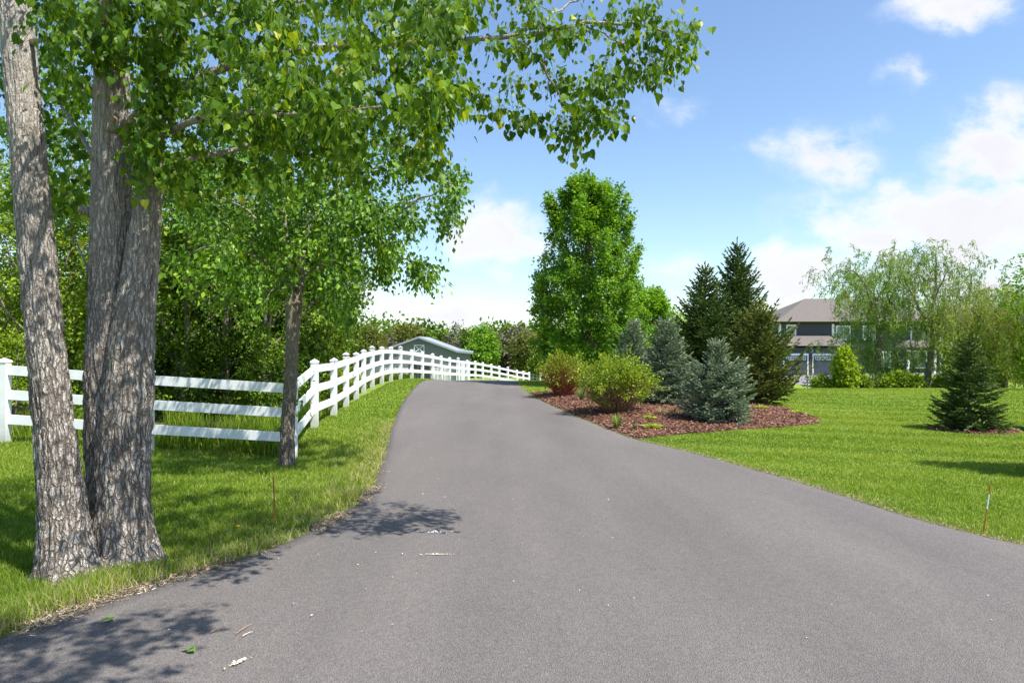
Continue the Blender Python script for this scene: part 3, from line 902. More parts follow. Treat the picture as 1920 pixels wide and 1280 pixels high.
# ------------------------------------------------------------------ house
def build_house():
    g = -2.15
    root = thing('house', 'navy sided two storey house with taupe hip roofs and garage doors beyond the lawn', 'house', (33, 76, g))
    O = np.array([33, 76, g])
    m, nt, b = mat('navy_siding')
    tc = nt.nodes.new('ShaderNodeTexCoord'); wv = nn(nt, 'ShaderNodeTexWave', Scale=2.2, Distortion=0.0); wv.bands_direction = 'Z'; wv.wave_profile = 'SAW'
    nt.links.new(tc.outputs['Object'], wv.inputs['Vector'])
    f = noise(nt, 9, 4)
    c = ramp(nt, f, [(.3, (.021, .028, .040)), (.7, (.034, .044, .060))])
    c = mixc(nt, .3, c, ramp(nt, wv.outputs['Fac'], [(0, (.03, .04, .055)), (.2, (.06, .075, .095))]))
    nt.links.new(c, b.inputs['Base Color']); b.inputs['Roughness'].default_value = .65
    bump(nt, b, wv.outputs['Fac'], .5, .03)
    mr, nt, b = mat('shingle')
    f = noise(nt, 14, 5, rough=.75); f2 = noise(nt, 2.5, 3)
    c = ramp(nt, f, [(.3, (.085, .072, .064)), (.5, (.135, .115, .103)), (.7, (.20, .175, .158))])
    nt.links.new(c, b.inputs['Base Color']); b.inputs['Roughness'].default_value = .9; bump(nt, b, f, .5, .03)
    mw = simple('white_trim', (.76, .78, .80), .5, .05)
    md = simple('garage_door_paint', (.042, .053, .070), .5, .1, 4)
    mg, nt, b = mat('window_glass')
    b.inputs['Base Color'].default_value = (.10, .16, .18, 1); b.inputs['Roughness'].default_value = .06; b.inputs['Specular IOR Level'].default_value = 1.0
    mst = simple('brick_pier', (.13, .07, .05), .9, .3, 12)

    def B(name, mm, x0, x1, y0, y1, z0, z1, par=root):
        a = Acc(); box(a, x0, x1, y0, y1, z0, z1); return a.build(name, mm, par, origin=O)

    def hip(name, x0, x1, y0, y1, z, rx0, rx1, ry, rz, th=.28, over=0):
        a = Acc()
        V = [[x0, y0, z], [x1, y0, z], [x1, y1, z], [x0, y1, z], [rx0, ry, rz], [rx1, ry, rz]]
        a.add(V, [[[0, 1, 5, 4], [2, 3, 4, 5]], [[1, 2, 5], [3, 0, 4]]])
        r = a.build(name, mr, root, origin=O)
        a = Acc(); box(a, x0, x1, y0, y1, z - th, z - .004)
        a.build('fascia', simple('fascia_paint', (.40, .42, .45), .5, .05), r)
        return r
    # upper block and its roof
    B('wall', m, 31.2, 50, 79.6, 90, g, 3.62)
    hip('roof', 30.5, 50.7, 78.8, 90.8, 3.9, 36.4, 45.2, 84.8, 6.9)
    for cx in (31.2, 37.4, 50): B('corner_board', mw, cx - .14, cx + .14, 79.5, 79.585, 2.2 if cx < 40 else g, 3.62)
    # garage block
    B('wall', m, 29.8, 37.0, 76, 79.58, g, .92)
    B('wall', m, 26.6, 29.79, 77.4, 86, g, .92)
    a = Acc()
    V = [[29.2, 75.4, 1.12], [37.7, 75.4, 1.12], [36.7, 80.0, 2.45], [33.0, 80.0, 2.45], [29.2, 80, 1.12], [37.7, 80, 1.12]]
    a.add(V, [[[0, 1, 2, 3]], [[0, 3, 4], [1, 5, 2]]]); r = a.build('roof', mr, root, origin=O)
    a = Acc(); box(a, 29.2, 37.7, 75.4, 79.58, .86, 1.116); a.build('fascia', simple('fascia_paint', (.40, .42, .45), .5, .05), r)
    a = Acc()
    V = [[26.1, 76.8, 1.12], [31.15, 76.8, 1.12], [31.15, 83.0, 3.15], [26.1, 90, 1.12], [31.15, 90, 1.12]]
    a.add(V, [[[0, 1, 2], [0, 2, 3], [3, 2, 4]]]); r = a.build('roof', mr, root, origin=O)
    a = Acc(); box(a, 26.1, 29.19, 76.8, 90, .86, 1.116); a.build('fascia', simple('fascia_paint', (.40, .42, .45), .5, .05), r)
    # garage doors
    for (x0, x1, y) in ((30.3, 32.85, 76), (33.55, 36.1, 76), (26.9, 29.35, 77.4)):
        dr = B('garage_door', md, x0, x1, y - .05, y - .004, g + .02, g + 2.18)
        a = Acc()
        box(a, x0 - .14, x1 + .14, y - .07, y - .004, g + 2.185, g + 2.42); box(a, x0 - .14, x0 - .004, y - .07, y - .004, g + .02, g + 2.182)
        box(a, x1 + .004, x1 + .14, y - .07, y - .004, g + .02, g + 2.182)
        a.build('door_trim', mw, dr, origin=O)
        w = (x1 - x0 - .3) / 4
        for i in range(4):
            xa = x0 + .15 + i * w + .06; xb = xa + w - .12
            a = Acc(); box(a, xa, xb, y - .062, y - .052, g + 1.72, g + 2.04); a.build('window', mg, dr, origin=O)
            a = Acc(); f_ = .04
            for (p, q, r_, t_) in ((xa - f_, xb + f_, g + 2.04, g + 2.08), (xa - f_, xb + f_, g + 1.68, g + 1.72), (xa - f_, xa, g + 1.72, g + 2.04), (xb, xb + f_, g + 1.72, g + 2.04),
                                   ((xa + xb) / 2 - .015, (xa + xb) / 2 + .015, g + 1.72, g + 2.04)):
                box(a, p, q, y - .07, y - .0515, r_, t_)
            a.build('window_frame', mw, dr, origin=O)
        for i in range(1, 4): B('panel_groove', simple('groove', (.03, .036, .045), .7, .1), x0 + .02, x1 - .02, y - .053, y - .0505, g + .02 + .43 * i, g + .04 + .43 * i, dr)
    B('brick_pier', mst, 33.02, 33.38, 75.9, 75.996, g, g + 1.2)
    B('wall_lamp', simple('lamp_black', (.02, .02, .02), .4), 33.1, 33.3, 75.85, 75.996, g + 1.6, g + 1.95)

    def window(x0, x1, z0, z1, y=79.6, bars=0):
        w = B('window', mw, x0 - .16, x1 + .16, y - .07, y - .004, z0 - .16, z1 + .16)
        a = Acc(); box(a, x0, x1, y - .085, y - .072, z0, z1); a.build('pane', mg, w, origin=O)
        if bars:
            a = Acc()
            for i in range(1, bars + 1):
                xx = x0 + (x1 - x0) * i / (bars + 1); box(a, xx - .03, xx + .03, y - .1, y - .087, z0, z1)
            a.build('mullion', mw, w, origin=O)
    window(32.1, 32.95, 2.15, 3.4)
    window(37.9, 39.3, 1.9, 3.3, bars=1)
    window(41, 42.2, 1.9, 3.3, bars=1)
    window(46.6, 48.4, 1.7, 3.35, bars=1)
    window(42.5, 44.0, -1.3, .3, bars=1)
    window(46.4, 48.2, -1.4, .4, bars=2)
    # porch with white posts at the right
    hip('porch_roof', 44.5, 51.2, 77.0, 79.5, .95, 45.5, 50.2, 79.2, 1.75, .25)
    for xx in (44.8, 47.8, 50.9): B('porch_post', mw, xx - .12, xx + .12, 77.1, 77.34, g, .69)
    B('porch_floor', simple('porch_deck', (.4, .38, .36), .8), 44.5, 51.1, 77.0, 79.55, g - .1, g + .15)
    B('chimney', mst, 41.6, 42.4, 86, 86.9, 5.2, 7.5)


build_house()

# ------------------------------------------------------------------ trees
BARK_COTTON = barkmat('cottonwood_bark', (.50, .455, .40), (.15, .118, .092), 1.2, True)
BARK_DARK = barkmat('dark_bark', (.27, .225, .18), (.06, .047, .036), 1.6)
BARK_ELDER = barkmat('box_elder_bark', (.40, .345, .28), (.10, .078, .060), 1.9, True)
BARK_GREY = barkmat('grey_bark', (.26, .235, .21), (.08, .065, .055), 1.6)
BARK_RED = simple('red_twig', (.27, .080, .040), .6, .3, 10)
BARK_TAN = simple('tan_twig', (.22, .125, .075), .7, .3, 10)
LEAF_COTTON = leafmat('cottonwood_leaf', [(0, (.030, .080, .007)), (.4, (.076, .165, .010)), (.75, (.160, .275, .018)), (.93, (.28, .38, .035)), (1, (.42, .44, .05))], .35, .45, (2.3, 1.9, .35), .22)
LEAF_ELDER = leafmat('box_elder_leaf', [(0, (.034, .096, .008)), (.5, (.110, .235, .015)), (1, (.27, .42, .038))], .30, .45, (1.9, 1.65, .4), .35)
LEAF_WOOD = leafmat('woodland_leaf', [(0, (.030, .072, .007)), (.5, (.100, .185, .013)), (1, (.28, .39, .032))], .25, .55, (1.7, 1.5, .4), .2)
LEAF_SHADED = leafmat('shaded_wood_leaf', [(0, (.024, .058, .006)), (.5, (.080, .150, .011)), (1, (.22, .32, .024))], .28, .55, (1.6, 1.5, .4), .2)  # woodland leaf in a darker copy, canopy shade painted into its colour
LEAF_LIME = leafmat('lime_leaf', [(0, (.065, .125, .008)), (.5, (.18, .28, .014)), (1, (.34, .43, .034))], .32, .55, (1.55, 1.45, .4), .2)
LEAF_MAPLE = leafmat('maple_leaf', [(0, (.058, .150, .011)), (.5, (.145, .310, .019)), (1, (.30, .46, .038))], .42, .5, (1.7, 1.5, .4), .3)
LEAF_OLIVE = leafmat('olive_leaf', [(0, (.085, .105, .020)), (.5, (.165, .190, .036)), (1, (.27, .27, .07))], .34, .55, (1.3, 1.3, .6), .2)
LEAF_GREY = leafmat('bare_twig_leaf', [(0, (.11, .095, .07)), (.5, (.16, .15, .10)), (1, (.22, .22, .13))], .2, .7, (1.1, 1.1, .9), .2)
LEAF_WILLOW = leafmat('willow_leaf', [(0, (.085, .165, .018)), (.5, (.175, .29, .038)), (1, (.31, .43, .10))], .42, .5, (1.45, 1.4, .5), .3)
LEAF_YOUNG = leafmat('young_leaf', [(0, (.16, .26, .012)), (.5, (.27, .38, .018)), (1, (.40, .48, .05))], .42, .5, (1.5, 1.4, .4), .3)
LEAF_DOG = leafmat('dogwood_leaf', [(0, (.095, .175, .010)), (.5, (.22, .33, .020)), (1, (.40, .49, .06))], .40, .45, (1.5, 1.35, .4), .3)
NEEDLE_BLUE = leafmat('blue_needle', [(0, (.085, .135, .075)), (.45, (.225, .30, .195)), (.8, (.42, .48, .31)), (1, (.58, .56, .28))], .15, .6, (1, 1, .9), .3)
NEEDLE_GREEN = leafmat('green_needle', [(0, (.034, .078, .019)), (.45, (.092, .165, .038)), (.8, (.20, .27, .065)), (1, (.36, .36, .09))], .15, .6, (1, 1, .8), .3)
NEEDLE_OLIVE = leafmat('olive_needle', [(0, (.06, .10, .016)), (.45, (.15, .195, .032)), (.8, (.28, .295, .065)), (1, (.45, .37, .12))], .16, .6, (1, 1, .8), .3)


def bark_stem(a, ctrl, seed, n=170, step=.012, amp=.02, flare=None):
    """ctrl: rows of x, y, z, radius; displaced into vertical, forking furrows"""
    ctrl = np.array(ctrl, float)
    seg = np.concatenate([[0], np.cumsum(np.linalg.norm(np.diff(ctrl[:, :3], axis=0), axis=1))])
    m = int(seg[-1] / step); s = np.linspace(0, seg[-1], m)
    P = np.stack([np.interp(s, seg, ctrl[:, i]) for i in range(4)], -1)
    k = np.exp(-0.5 * (np.arange(-14, 15) / 7.0) ** 2); k /= k.sum()
    for i in range(4): P[:, i] = np.convolve(np.pad(P[:, i], 14, mode='edge' if i == 3 else 'reflect', **({} if i == 3 else {'reflect_type': 'odd'})), k, 'valid')
    T, U, W = frames(P[:, :3])
    th = np.arange(n) / n * 2 * PI
    C, S = np.cos(th)[None], np.sin(th)[None]
    R_ = P[:, 3][:, None]
    cxx, cyy = C * 4.6, S * 4.6            # noise lattice round the stem
    Zs = s[:, None] + 0 * C
    warp = 1.4 * (fbm(cxx * .6, cyy * .6, Zs * 3.5, seed, 3) - .47)
    n1 = vnoise(cxx * .85 + warp + seed, cyy * .85 - warp, Zs * 3.0, seed + 5); r1 = 1 - np.abs(2 * n1 - 1)
    n2 = vnoise(cxx * 2.1 + warp * 2, cyy * 2.1 + seed, Zs * 5.5, seed + 9); r2 = 1 - np.abs(2 * n2 - 1)
    n3 = fbm(cxx * 3, cyy * 3, Zs * 14, seed + 19, 5)
    furrow = np.maximum(smooth01((r1 - .70) / .28), .6 * smooth01((r2 - .66) / .3)) * (.45 + .9 * vnoise(cxx * .5, cyy * .5, Zs * 2.2, seed + 31)) * (1 - .5 * smooth01(s / 3.6))[:, None]   # 1 in the furrow
    lump = fbm(C * 1.5, S * 1.5, Zs * 1.6, seed + 3, 3) - .47
    disp = amp * (-1.0 * furrow + 1.3 * (n3 - .47)) + .35 * R_ * lump * .5
    if flare:
        f0, f1 = flare
        w = np.exp(-np.clip(s - .1, 0, 9) / f1)[:, None]
        disp = disp + w * f0 * (.75 + .6 * np.cos(th * 5 + seed)[None] * .5 + .5 * (vnoise(C * 2, S * 2, 0 * Zs, seed + 2) - .5))
    Rr = R_ + disp
    V = P[:, None, :3] + Rr[..., None] * (C[..., None] * U[:, None] + S[..., None] * W[:, None])
    i = np.arange(m - 1)[:, None] * n; j = np.arange(n)[None]; j2 = (j + 1) % n
    Fq = np.stack([i + j, i + j2, i + n + j2, i + n + j], -1).reshape(-1, 4)
    a.add(V.reshape(-1, 3), [Fq], (np.clip(1 - .85 * furrow, 0, 1) * np.clip(.55 + 1.0 * n3, .4, 1)).ravel())


class Skel:
    """grows twigs from a set of limb nodes to target points"""

    def __init__(s): s.P = []; s.R = []

    def limb(s, a, P, r0, r1, n=7):
        P = np.asarray(P, float)
        r = np.linspace(r0, r1, len(P))
        tube(a, P, r, n); s.P += list(P); s.R += list(r)

    def grow(s, a, targets, rng, climb=.5, sag=.0, rmax=.03, rk=.010, n=4, jit=.12, drop=0):
        N = np.array(s.P); Rr = np.array(s.R)
        d0 = np.min(np.linalg.norm(targets[:, None] - N[None], axis=2), axis=1)
        out = []
        N = list(N); Rr = list(Rr)
        for i in np.argsort(d0):
            t = targets[i]; A = np.array(N)
            v = t - A; d = np.linalg.norm(v, axis=1)
            hd = np.linalg.norm(v[:, :2], axis=1)
            cost = d + climb * np.maximum(0, hd * .5 - v[:, 2])
            k = int(np.argmin(cost)); p = A[k]; L = d[k]
            c = (p + t) / 2 + rng.normal(0, jit, 3) * L + np.array([0, 0, sag * L])
            C = bez(p, c, t, 5)
            r0 = min(Rr[k] * .75, rk * .4 + rk * L * .7, rmax)
            tube(a, C, np.linspace(r0, max(.0016, r0 * .3), 5), n)
            for q in (1, 2, 3, 4): N.append(C[q]); Rr.append(r0 * (1 - .17 * q))
            out.append(C)
        return out


def leaves_on(a, twigs, rng, count, spread, size, tpl, droop=.4, up=.6, outw=.4, center=None, huebase=None, tip=.5):
    """leaf positions scattered round the outer half of every twig"""
    tw = np.array(twigs); n = len(tw)
    cnt = np.maximum(1, rng.poisson(count, n)); idx = np.repeat(np.arange(n), cnt); m = len(idx)
    u = 1 - rng.random(m) ** 1.4 * tip; f = u * 4; k = np.minimum(f.astype(int), 3); fr = (f - k)[:, None]
    P = tw[idx, k] * (1 - fr) + tw[idx, k + 1] * fr + rng.normal(0, 1, (m, 3)) * spread
    out = unit(P - (center if center is not None else P.mean(0)))
    D = unit(tw[idx, 4] - tw[idx, 2]) * .5 + out * outw + rng.normal(0, .6, (m, 3)) - np.array([0, 0, droop])
    N = rng.normal(0, .55, (m, 3)) + np.array([0, 0, up]) + out * .4
    S = size * rng.uniform(.6, 1.25, m)
    hb = rng.normal(.45, .12, n)[idx] if huebase is None else huebase[idx]
    place(a, tpl, P, D, N, S, np.clip(hb + rng.normal(0, .2, m), 0, 1))


def broadleaf(name, label, base, H, Rc, z0=.2, seed=1, ntar=260, nleaf=40, lsize=.09, spread=.14, leafm=None, barkm=None, tpl=DIAMOND, group=None,
              shape='round', trunk_r=None, ascend=.3, lean=(0, 0), cat='tree', limbs=9, rx=1.0, ry=1.0, droop=.3, rough=.35, interior=.35, spikes=0):
    rng = np.random.default_rng(seed)
    base = np.asarray(base, float)
    root = thing(name, label, cat, base, group)
    tr = trunk_r or H * .016
    a = Acc(); sk = Skel()
    top = H * .86
    zs = np.linspace(-.15, top, 9)
    wob = rng.normal(0, .012 * H, (9, 2)); wob[0] = wob[1] = 0; wob = np.cumsum(wob, 0) * .5
    P = np.stack([lean[0] * zs / H + wob[:, 0], lean[1] * zs / H + wob[:, 1], zs], -1)
    rr = tr * (1 - .82 * np.clip(zs / top, 0, 1)); rr[0] *= 1.3
    tube(a, P, rr, 10); sk.P += list(P[2:]); sk.R += list(rr[2:])

    def env(s):
        s = np.clip(s, 0, 1)
        if shape == 'round': return np.sqrt(np.clip(1 - (2 * s - 1) ** 2, 0, 1)) ** .8
        if shape == 'egg': return np.clip(np.sin(PI * np.clip(s * .93 + .07, 0, 1) ** .62), 0, 1) ** .75
        if shape == 'flame': return np.minimum(np.clip(s / .2 + .3, 0, 1) ** .6, np.clip((1.0 - s) / .58, 0, 1) ** .50)
        if shape == 'bush': return np.clip(1 - s ** 2.2, 0, 1) ** .5 * np.minimum(1, .75 + s)
        return 1
    s = rng.random(ntar * 4)
    keep = rng.random(len(s)) < env(s); s = s[keep][:ntar]; nt_ = len(s)
    th = rng.uniform(0, 2 * PI, nt_)
    lobe = 1 + rough * 2 * (fbm(np.cos(th) * 1.6 + seed, np.sin(th) * 1.6, s * 3.5, seed, 3) - .45)
    q = np.where(rng.random(nt_) < interior, rng.random(nt_) ** .5 * .8, rng.uniform(.78, 1.0, nt_))
    r = Rc * env(s) * q * lobe
    zc = z0 * H + s * (H - z0 * H)
    cx = lean[0] * zc / H; cy = lean[1] * zc / H
    T = np.stack([cx + r * np.cos(th) * rx, cy + r * np.sin(th) * ry, zc + rng.normal(0, .02 * H, nt_)], -1)
    if spikes:     # upright leaders that stand clear of the outline
        E = []
        for k in range(spikes):
            sz = rng.uniform(.25, .9) if k % 2 else rng.uniform(.72, .93); an = rng.uniform(0, 2 * PI); rr_ = Rc * env(sz) * rng.uniform(.72, .98) * (1 if sz < .8 else rng.random() ** .5)
            p = np.array([rr_ * math.cos(an) * rx, rr_ * math.sin(an) * ry, z0 * H + sz * (1 - z0) * H]); v = np.array([math.cos(an) * .38, math.sin(an) * .38, 1.0]); Ls = max(.05 * H, min(rng.uniform(.09, .17) * H, H * (1 - .26 * (rr_ / Rc) ** 1.6) * rng.uniform(.95, 1.01) - p[2]))
            E += [p + v * Ls * t for t in np.linspace(0, 1, 7)]
        T = np.concatenate([T, np.array(E)])
    for k in range(limbs):
        f = .12 + .75 * (k + rng.random()) / limbs
        zb = max(z0 * H * .7, f * top * .8); i = np.interp(zb, zs, np.arange(9)); i0 = int(i); p = P[i0] + (P[min(8, i0 + 1)] - P[i0]) * (i - i0)
        an = k * 2.4 + rng.uniform(-.4, .4); sz = np.clip((zb - z0 * H) / (H - z0 * H) + ascend, .1, .93)
        e = Rc * env(sz) * .62
        q_ = np.array([lean[0] * zb / H + e * math.cos(an) * rx, lean[1] * zb / H + e * math.sin(an) * ry, z0 * H + sz * (1 - z0) * H])
        c = p * .45 + q_ * .55; c[2] = p[2] * .6 + q_[2] * .4
        r0 = np.interp(zb, zs, rr) * .6
        sk.limb(a, bez(p, c, q_, 7), r0, r0 * .3, 6)
    tw = sk.grow(a, T, rng, climb=.4 + ascend, rmax=tr * .3, rk=.006 * max(1, H / 5), n=3 if H / base[1] < .5 else 4, sag=.03)
    a.build('trunk', barkm or BARK_GREY, root, smooth=True)
    l = Acc()
    ctr = np.array([lean[0] * .5, lean[1] * .5, H * (z0 + 1) / 2])
    leaves_on(l, tw, rng, nleaf, spread, lsize, tpl, droop=droop, center=ctr)
    l.build('crown', leafm, root)
    return root


def conifer(name, label, base, H, R_, seed, needle, group=None, dens=1.0, ls=.085, prof=.85, elev0=-8, elev1=38, gap=.0, leader=.12, barkm=None, dz=None, jag=.16, tipup=.25, wild=None):
    rng = np.random.default_rng(seed)
    root = thing(name, label, 'tree', base, group)
    a = Acc()
    zs = np.linspace(-.1, H * .97, 8)
    tube(a, np.stack([0 * zs, 0 * zs, zs], -1), np.linspace(H * .018 + .015, .006, 8), 8)
    sp, sd, ss, sr = [], [], [], []

    def shoots(P, d, tipn):
        n = len(P)
        sp.append(P); sd.append(d + rng.normal(0, .22, (n, 3))); ss.append(ls * rng.uniform(.75, 1.25, n))
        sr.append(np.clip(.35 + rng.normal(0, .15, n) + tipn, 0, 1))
    dz = dz or ls * .95
    z = .03 * H + gap
    az = rng.uniform(0, 6)
    while z < H * (1 - leader * .5):
        t = 1 - (z - gap) / (H - gap)
        nb = int(max(4, (5 + 5 * t) * dens))
        for b in range(nb):
            az += 2.399 + rng.normal(0, .25)
            L = R_ * (t ** prof * .96 + .03) * rng.uniform(1 - jag * 1.6, 1 + jag)
            L = L * (1 + .22 * (fbm(np.array([math.cos(az) * 1.7]), np.array([math.sin(az) * 1.7]), z / R_ * 1.6, seed, 2)[0] - .4))
            if wild is not None: L *= wild(math.cos(az), math.sin(az), z / H)
            el = math.radians(elev0 + (elev1 - elev0) * (1 - t) ** 1.2 + rng.normal(0, 5))
            u = np.linspace(0, 1, 7)
            rad = L * u * math.cos(el); zz = z + L * (u * math.sin(el) - .12 * t * u * (1 - u) * 2 + tipup * .28 * u ** 3)
            B = np.stack([rad * math.cos(az), rad * math.sin(az), zz], -1)
            tube(a, B, np.linspace(.004 + .012 * L, .002, 7), 4)
            side = np.array([-math.sin(az), math.cos(az), 0.])
            fw = unit(B[-1] - B[0])
            n_ax = max(2, int(L / (ls * .55)))
            uu = np.linspace(.12, 1, n_ax); PA = np.stack([np.interp(uu, u, B[:, i]) for i in range(3)], -1)
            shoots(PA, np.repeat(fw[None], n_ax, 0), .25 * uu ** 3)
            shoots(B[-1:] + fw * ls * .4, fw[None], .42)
            ntw = max(1, int(L / (ls * .62)))
            for k in range(ntw):
                uk = .15 + .83 * (k + rng.random()) / ntw
                sgn = 1 if k % 2 else -1
                l = (L * (1 - uk) * .62 + ls * .6) * rng.uniform(.6, 1.1); l = min(l, L * .42, 5 * ls)
                p0 = np.array([np.interp(uk, u, B[:, i]) for i in range(3)])
                d = unit(fw * .62 + side * sgn * rng.uniform(.55, .95) + np.array([0, 0, rng.normal(-.06, .16)]))
                n = max(1, int(l / (ls * .6)))
                q = (np.arange(n) + .6) / n
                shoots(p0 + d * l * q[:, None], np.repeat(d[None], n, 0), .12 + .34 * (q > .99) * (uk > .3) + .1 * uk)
        z += dz * (1.15 - .35 * (1 - t))
    n = max(3, int(leader * H / (ls * .5)))
    zz = np.linspace(H * (1 - leader), H, n)
    shoots(np.stack([0 * zz, 0 * zz, zz], -1), np.repeat(np.array([[0, 0, 1.]]), n, 0), .2)
    for k in range(5):
        an = k * 1.25 + rng.random(); shoots(np.array([[0, 0, H * (1 - leader * .75)]]), np.array([[math.cos(an), math.sin(an), .9]]), .3)
    a.build('trunk', barkm or BARK_DARK, root)
    P = np.concatenate(sp); D = unit(np.concatenate(sd)); S = np.concatenate(ss); Rn = np.concatenate(sr)
    w = .20
    c60, s60 = .5, .866
    Tm = []
    for (cy, sy) in ((1, 0), (c60, s60), (c60, -s60)):
        Tm += [[-.1, 0, 0], [.42, w * cy, w * sy], [1.05, 0, 0], [.42, -w * cy, -w * sy]]
    tpl = (np.array(Tm), [np.array([[0, 1, 2, 3], [4, 5, 6, 7], [8, 9, 10, 11]])])
    N = np.random.default_rng(seed + 1).normal(0, 1, (len(P), 3))
    l = Acc(); place(l, tpl, P - D * S[:, None] * .3, D, N, S, Rn)
    l.build('crown', needle, root)
    return root


# ---- cottonwood in the left foreground
def build_cottonwood():
    rng = np.random.default_rng(3)
    base = np.array([-3.0, 4.8, 0.0])
    root = thing('cottonwood', 'big rough barked cottonwood in the left foreground, several trunks, limb reaching over the drive', 'tree', base)

    def stem(rows):
        out = []
        for (px, py, d, wpx) in rows:
            p = at(px, py, d) - base
            out.append((p[0], p[1], p[2], wpx / F * d / 2 * .90))
        return out
    A = stem([(136, 1120, 4.62, 124), (128, 1050, 4.64, 104), (117, 930, 4.68, 86), (104, 820, 4.70, 78), (90, 690, 4.72, 72), (77, 560, 4.74, 68), (64, 420, 4.76, 66), (54, 300, 4.78, 64),
              (40, 150, 4.8, 62), (26, 0, 4.82, 60), (8, -220, 4.85, 54), (-20, -520, 4.9, 44), (-60, -900, 5.0, 30)])
    B = stem([(212, 1085, 5.0, 120), (212, 1000, 5.02, 104), (208, 900, 5.04, 96), (204, 800, 5.05, 92), (202, 690, 5.06, 88), (205, 560, 5.07, 82), (208, 420, 5.08, 78), (210, 250, 5.1, 72),
              (208, 120, 5.1, 66), (205, -40, 5.1, 60), (200, -300, 5.1, 50), (190, -700, 5.1, 36)])
    C = stem([(232, 1075, 4.93, 118), (229, 980, 4.94, 108), (231, 870, 4.95, 103), (239, 740, 4.97, 100), (250, 620, 5.0, 86), (265, 500, 5.02, 66), (275, 400, 5.04, 56), (287, 290, 5.06, 42),
              (298, 180, 5.08, 34), (308, 60, 5.1, 30), (322, -120, 5.1, 32), (340, -400, 5.1, 22)])
    for st, sd, fl in ((A, 2, (.085, .17)), (B, 14, (.08, .2)), (C, 27, (.10, .18))):
        a = Acc(); bark_stem(a, st, sd, flare=fl, amp=.017)
        a.build('trunk', BARK_COTTON, root, smooth=True)
    # pruned stubs with pale cut faces
    cut = simple('cut_wood', (.46, .27, .10), .8, .25, 30)
    for (p0, p1, d0, d1, r) in (((212, 245, ), (212, 222), 5.0, 4.93, .026), ((236, 240), (262, 205), 5.05, 4.98, .024), ((60, 80), (88, 72), 4.8, 4.72, .018), ((175, 400), (148, 392), 5.05, 5.0, .03), ((275, 350), (318, 318), 5.03, 4.98, .03)):
        a = Acc(); P0 = at(p0[0], p0[1], d0) - base; P1 = at(p1[0], p1[1], d1) - base
        tube(a, [P0, (P0 + P1) / 2 + (0, 0, .005), P1], [r * 1.35, r * 1.1, r], 12); st = a.build('branch_stub', BARK_COTTON, root, smooth=True)
        a = Acc(); dr = unit(P1 - P0); tube(a, [P1 + dr * .001, P1 + dr * .006], [r * .86, r * .82], 12); a.build('cut_face', cut, st)
    # limbs
    a = Acc(); sk = Skel()

    def limb(pts, r0, r1):
        P = np.array([at(x, y, d) - base for (x, y, d) in pts])
        k = np.arange(len(P)); kk = np.linspace(0, len(P) - 1, len(P) * 4)
        Q = np.stack([np.interp(kk, k, P[:, i]) for i in range(3)], -1)
        Q[1:-1] = (Q[:-2] + Q[1:-1] * 2 + Q[2:]) / 4
        Q[1:-1] += rng.normal(0, .008, (len(Q) - 2, 3))
        sk.limb(a, Q, r0, r1, 9)
    limb([(300, 190, 5.05), (420, 120, 5.05), (560, 95, 5.0), (700, 85, 5.0), (830, 80, 4.95), (960, 68, 4.9), (1080, 48, 4.9), (1180, 40, 4.9), (1250, 62, 4.9)], .036, .006)
    limb([(970, 68, 4.9), (1010, 42, 5.0), (1080, 0, 5.2), (1180, -60, 5.5)], .012, .005)
    limb([(960, 70, 4.9), (1000, 95, 4.8), (1030, 150, 4.8), (1060, 200, 4.9)], .010, .004)
    limb([(1100, 50, 4.9), (1180, 90, 5.1), (1230, 110, 5.2)], .008, .003)
    limb([(295, 260, 5.05), (380, 220, 4.6), (480, 210, 4.2), (600, 220, 3.9), (720, 200, 3.8)], .026, .006)
    limb([(285, 330, 5.05), (360, 300, 5.2), (470, 270, 5.6), (600, 250, 5.9), (720, 270, 6.1), (800, 300, 6.2)], .024, .005)
    limb([(208, 110, 5.1), (150, 60, 4.7), (110, 10, 4.3), (60, -80, 3.9)], .03, .008)
    limb([(205, 20, 5.1), (300, -60, 4.5), (430, -120, 3.9), (560, -160, 3.5)], .035, .008)
    limb([(178, 300, 5.08), (130, 220, 5.4), (90, 150, 5.9)], .02, .006)
    limb([(175, 540, 5.07), (150, 470, 5.3), (120, 420, 5.6)], .010, .004)
    limb([(310, 60, 5.1), (400, -60, 5.5), (560, -180, 5.9), (760, -220, 6.0), (920, -260, 6.0)], .035, .008)
    limb([(312, 40, 5.1), (420, 20, 5.4), (560, 0, 5.6), (680, -20, 5.8)], .02, .006)
    limb([(20, -60, 4.8), (-80, -200, 4.4), (-200, -340, 4.0)], .03, .01)
    Pq = np.array([[-2.95, 4.9, 3.7], [-2.3, 4.0, 4.1], [-1.5, 3.1, 4.25], [-.8, 2.4, 4.25], [-.2, 2.1, 4.1]]) - base
    sk.limb(a, np.concatenate([Pq[:1], (Pq[:-1] + Pq[1:]) / 2, Pq[-1:]]), .03, .006, 8)
    # leaf-bearing twigs: a ragged mass upper left, thinning to the hanging sprays over the drive
    T = []

    def region(n, xr, yr, dr, low=None):
        k = 0
        while k < n:
            x = rng.uniform(*xr); y = rng.uniform(*yr)
            if low is not None and y > low(x): continue
            T.append(at(x, y, rng.uniform(*dr)) - base); k += 1
    lo_main = lambda x: np.interp(x, [60, 150, 200, 320, 400, 560, 700, 800, 850, 900], [120, 180, 90, 190, 290, 330, 350, 330, 260, 180]) + 22 * math.sin(x * .05)
    region(150, (310, 860), (-40, 340), (4.2, 5.9), lo_main)
    region(80, (400, 860), (-20, 230), (3.6, 4.8), lo_main)
    region(34, (60, 330), (-40, 150), (3.9, 5.6), lo_main)
    region(44, (70, 175), (60, 400), (5.3, 6.6))
    region(26, (-80, 40), (40, 380), (5.4, 6.8))
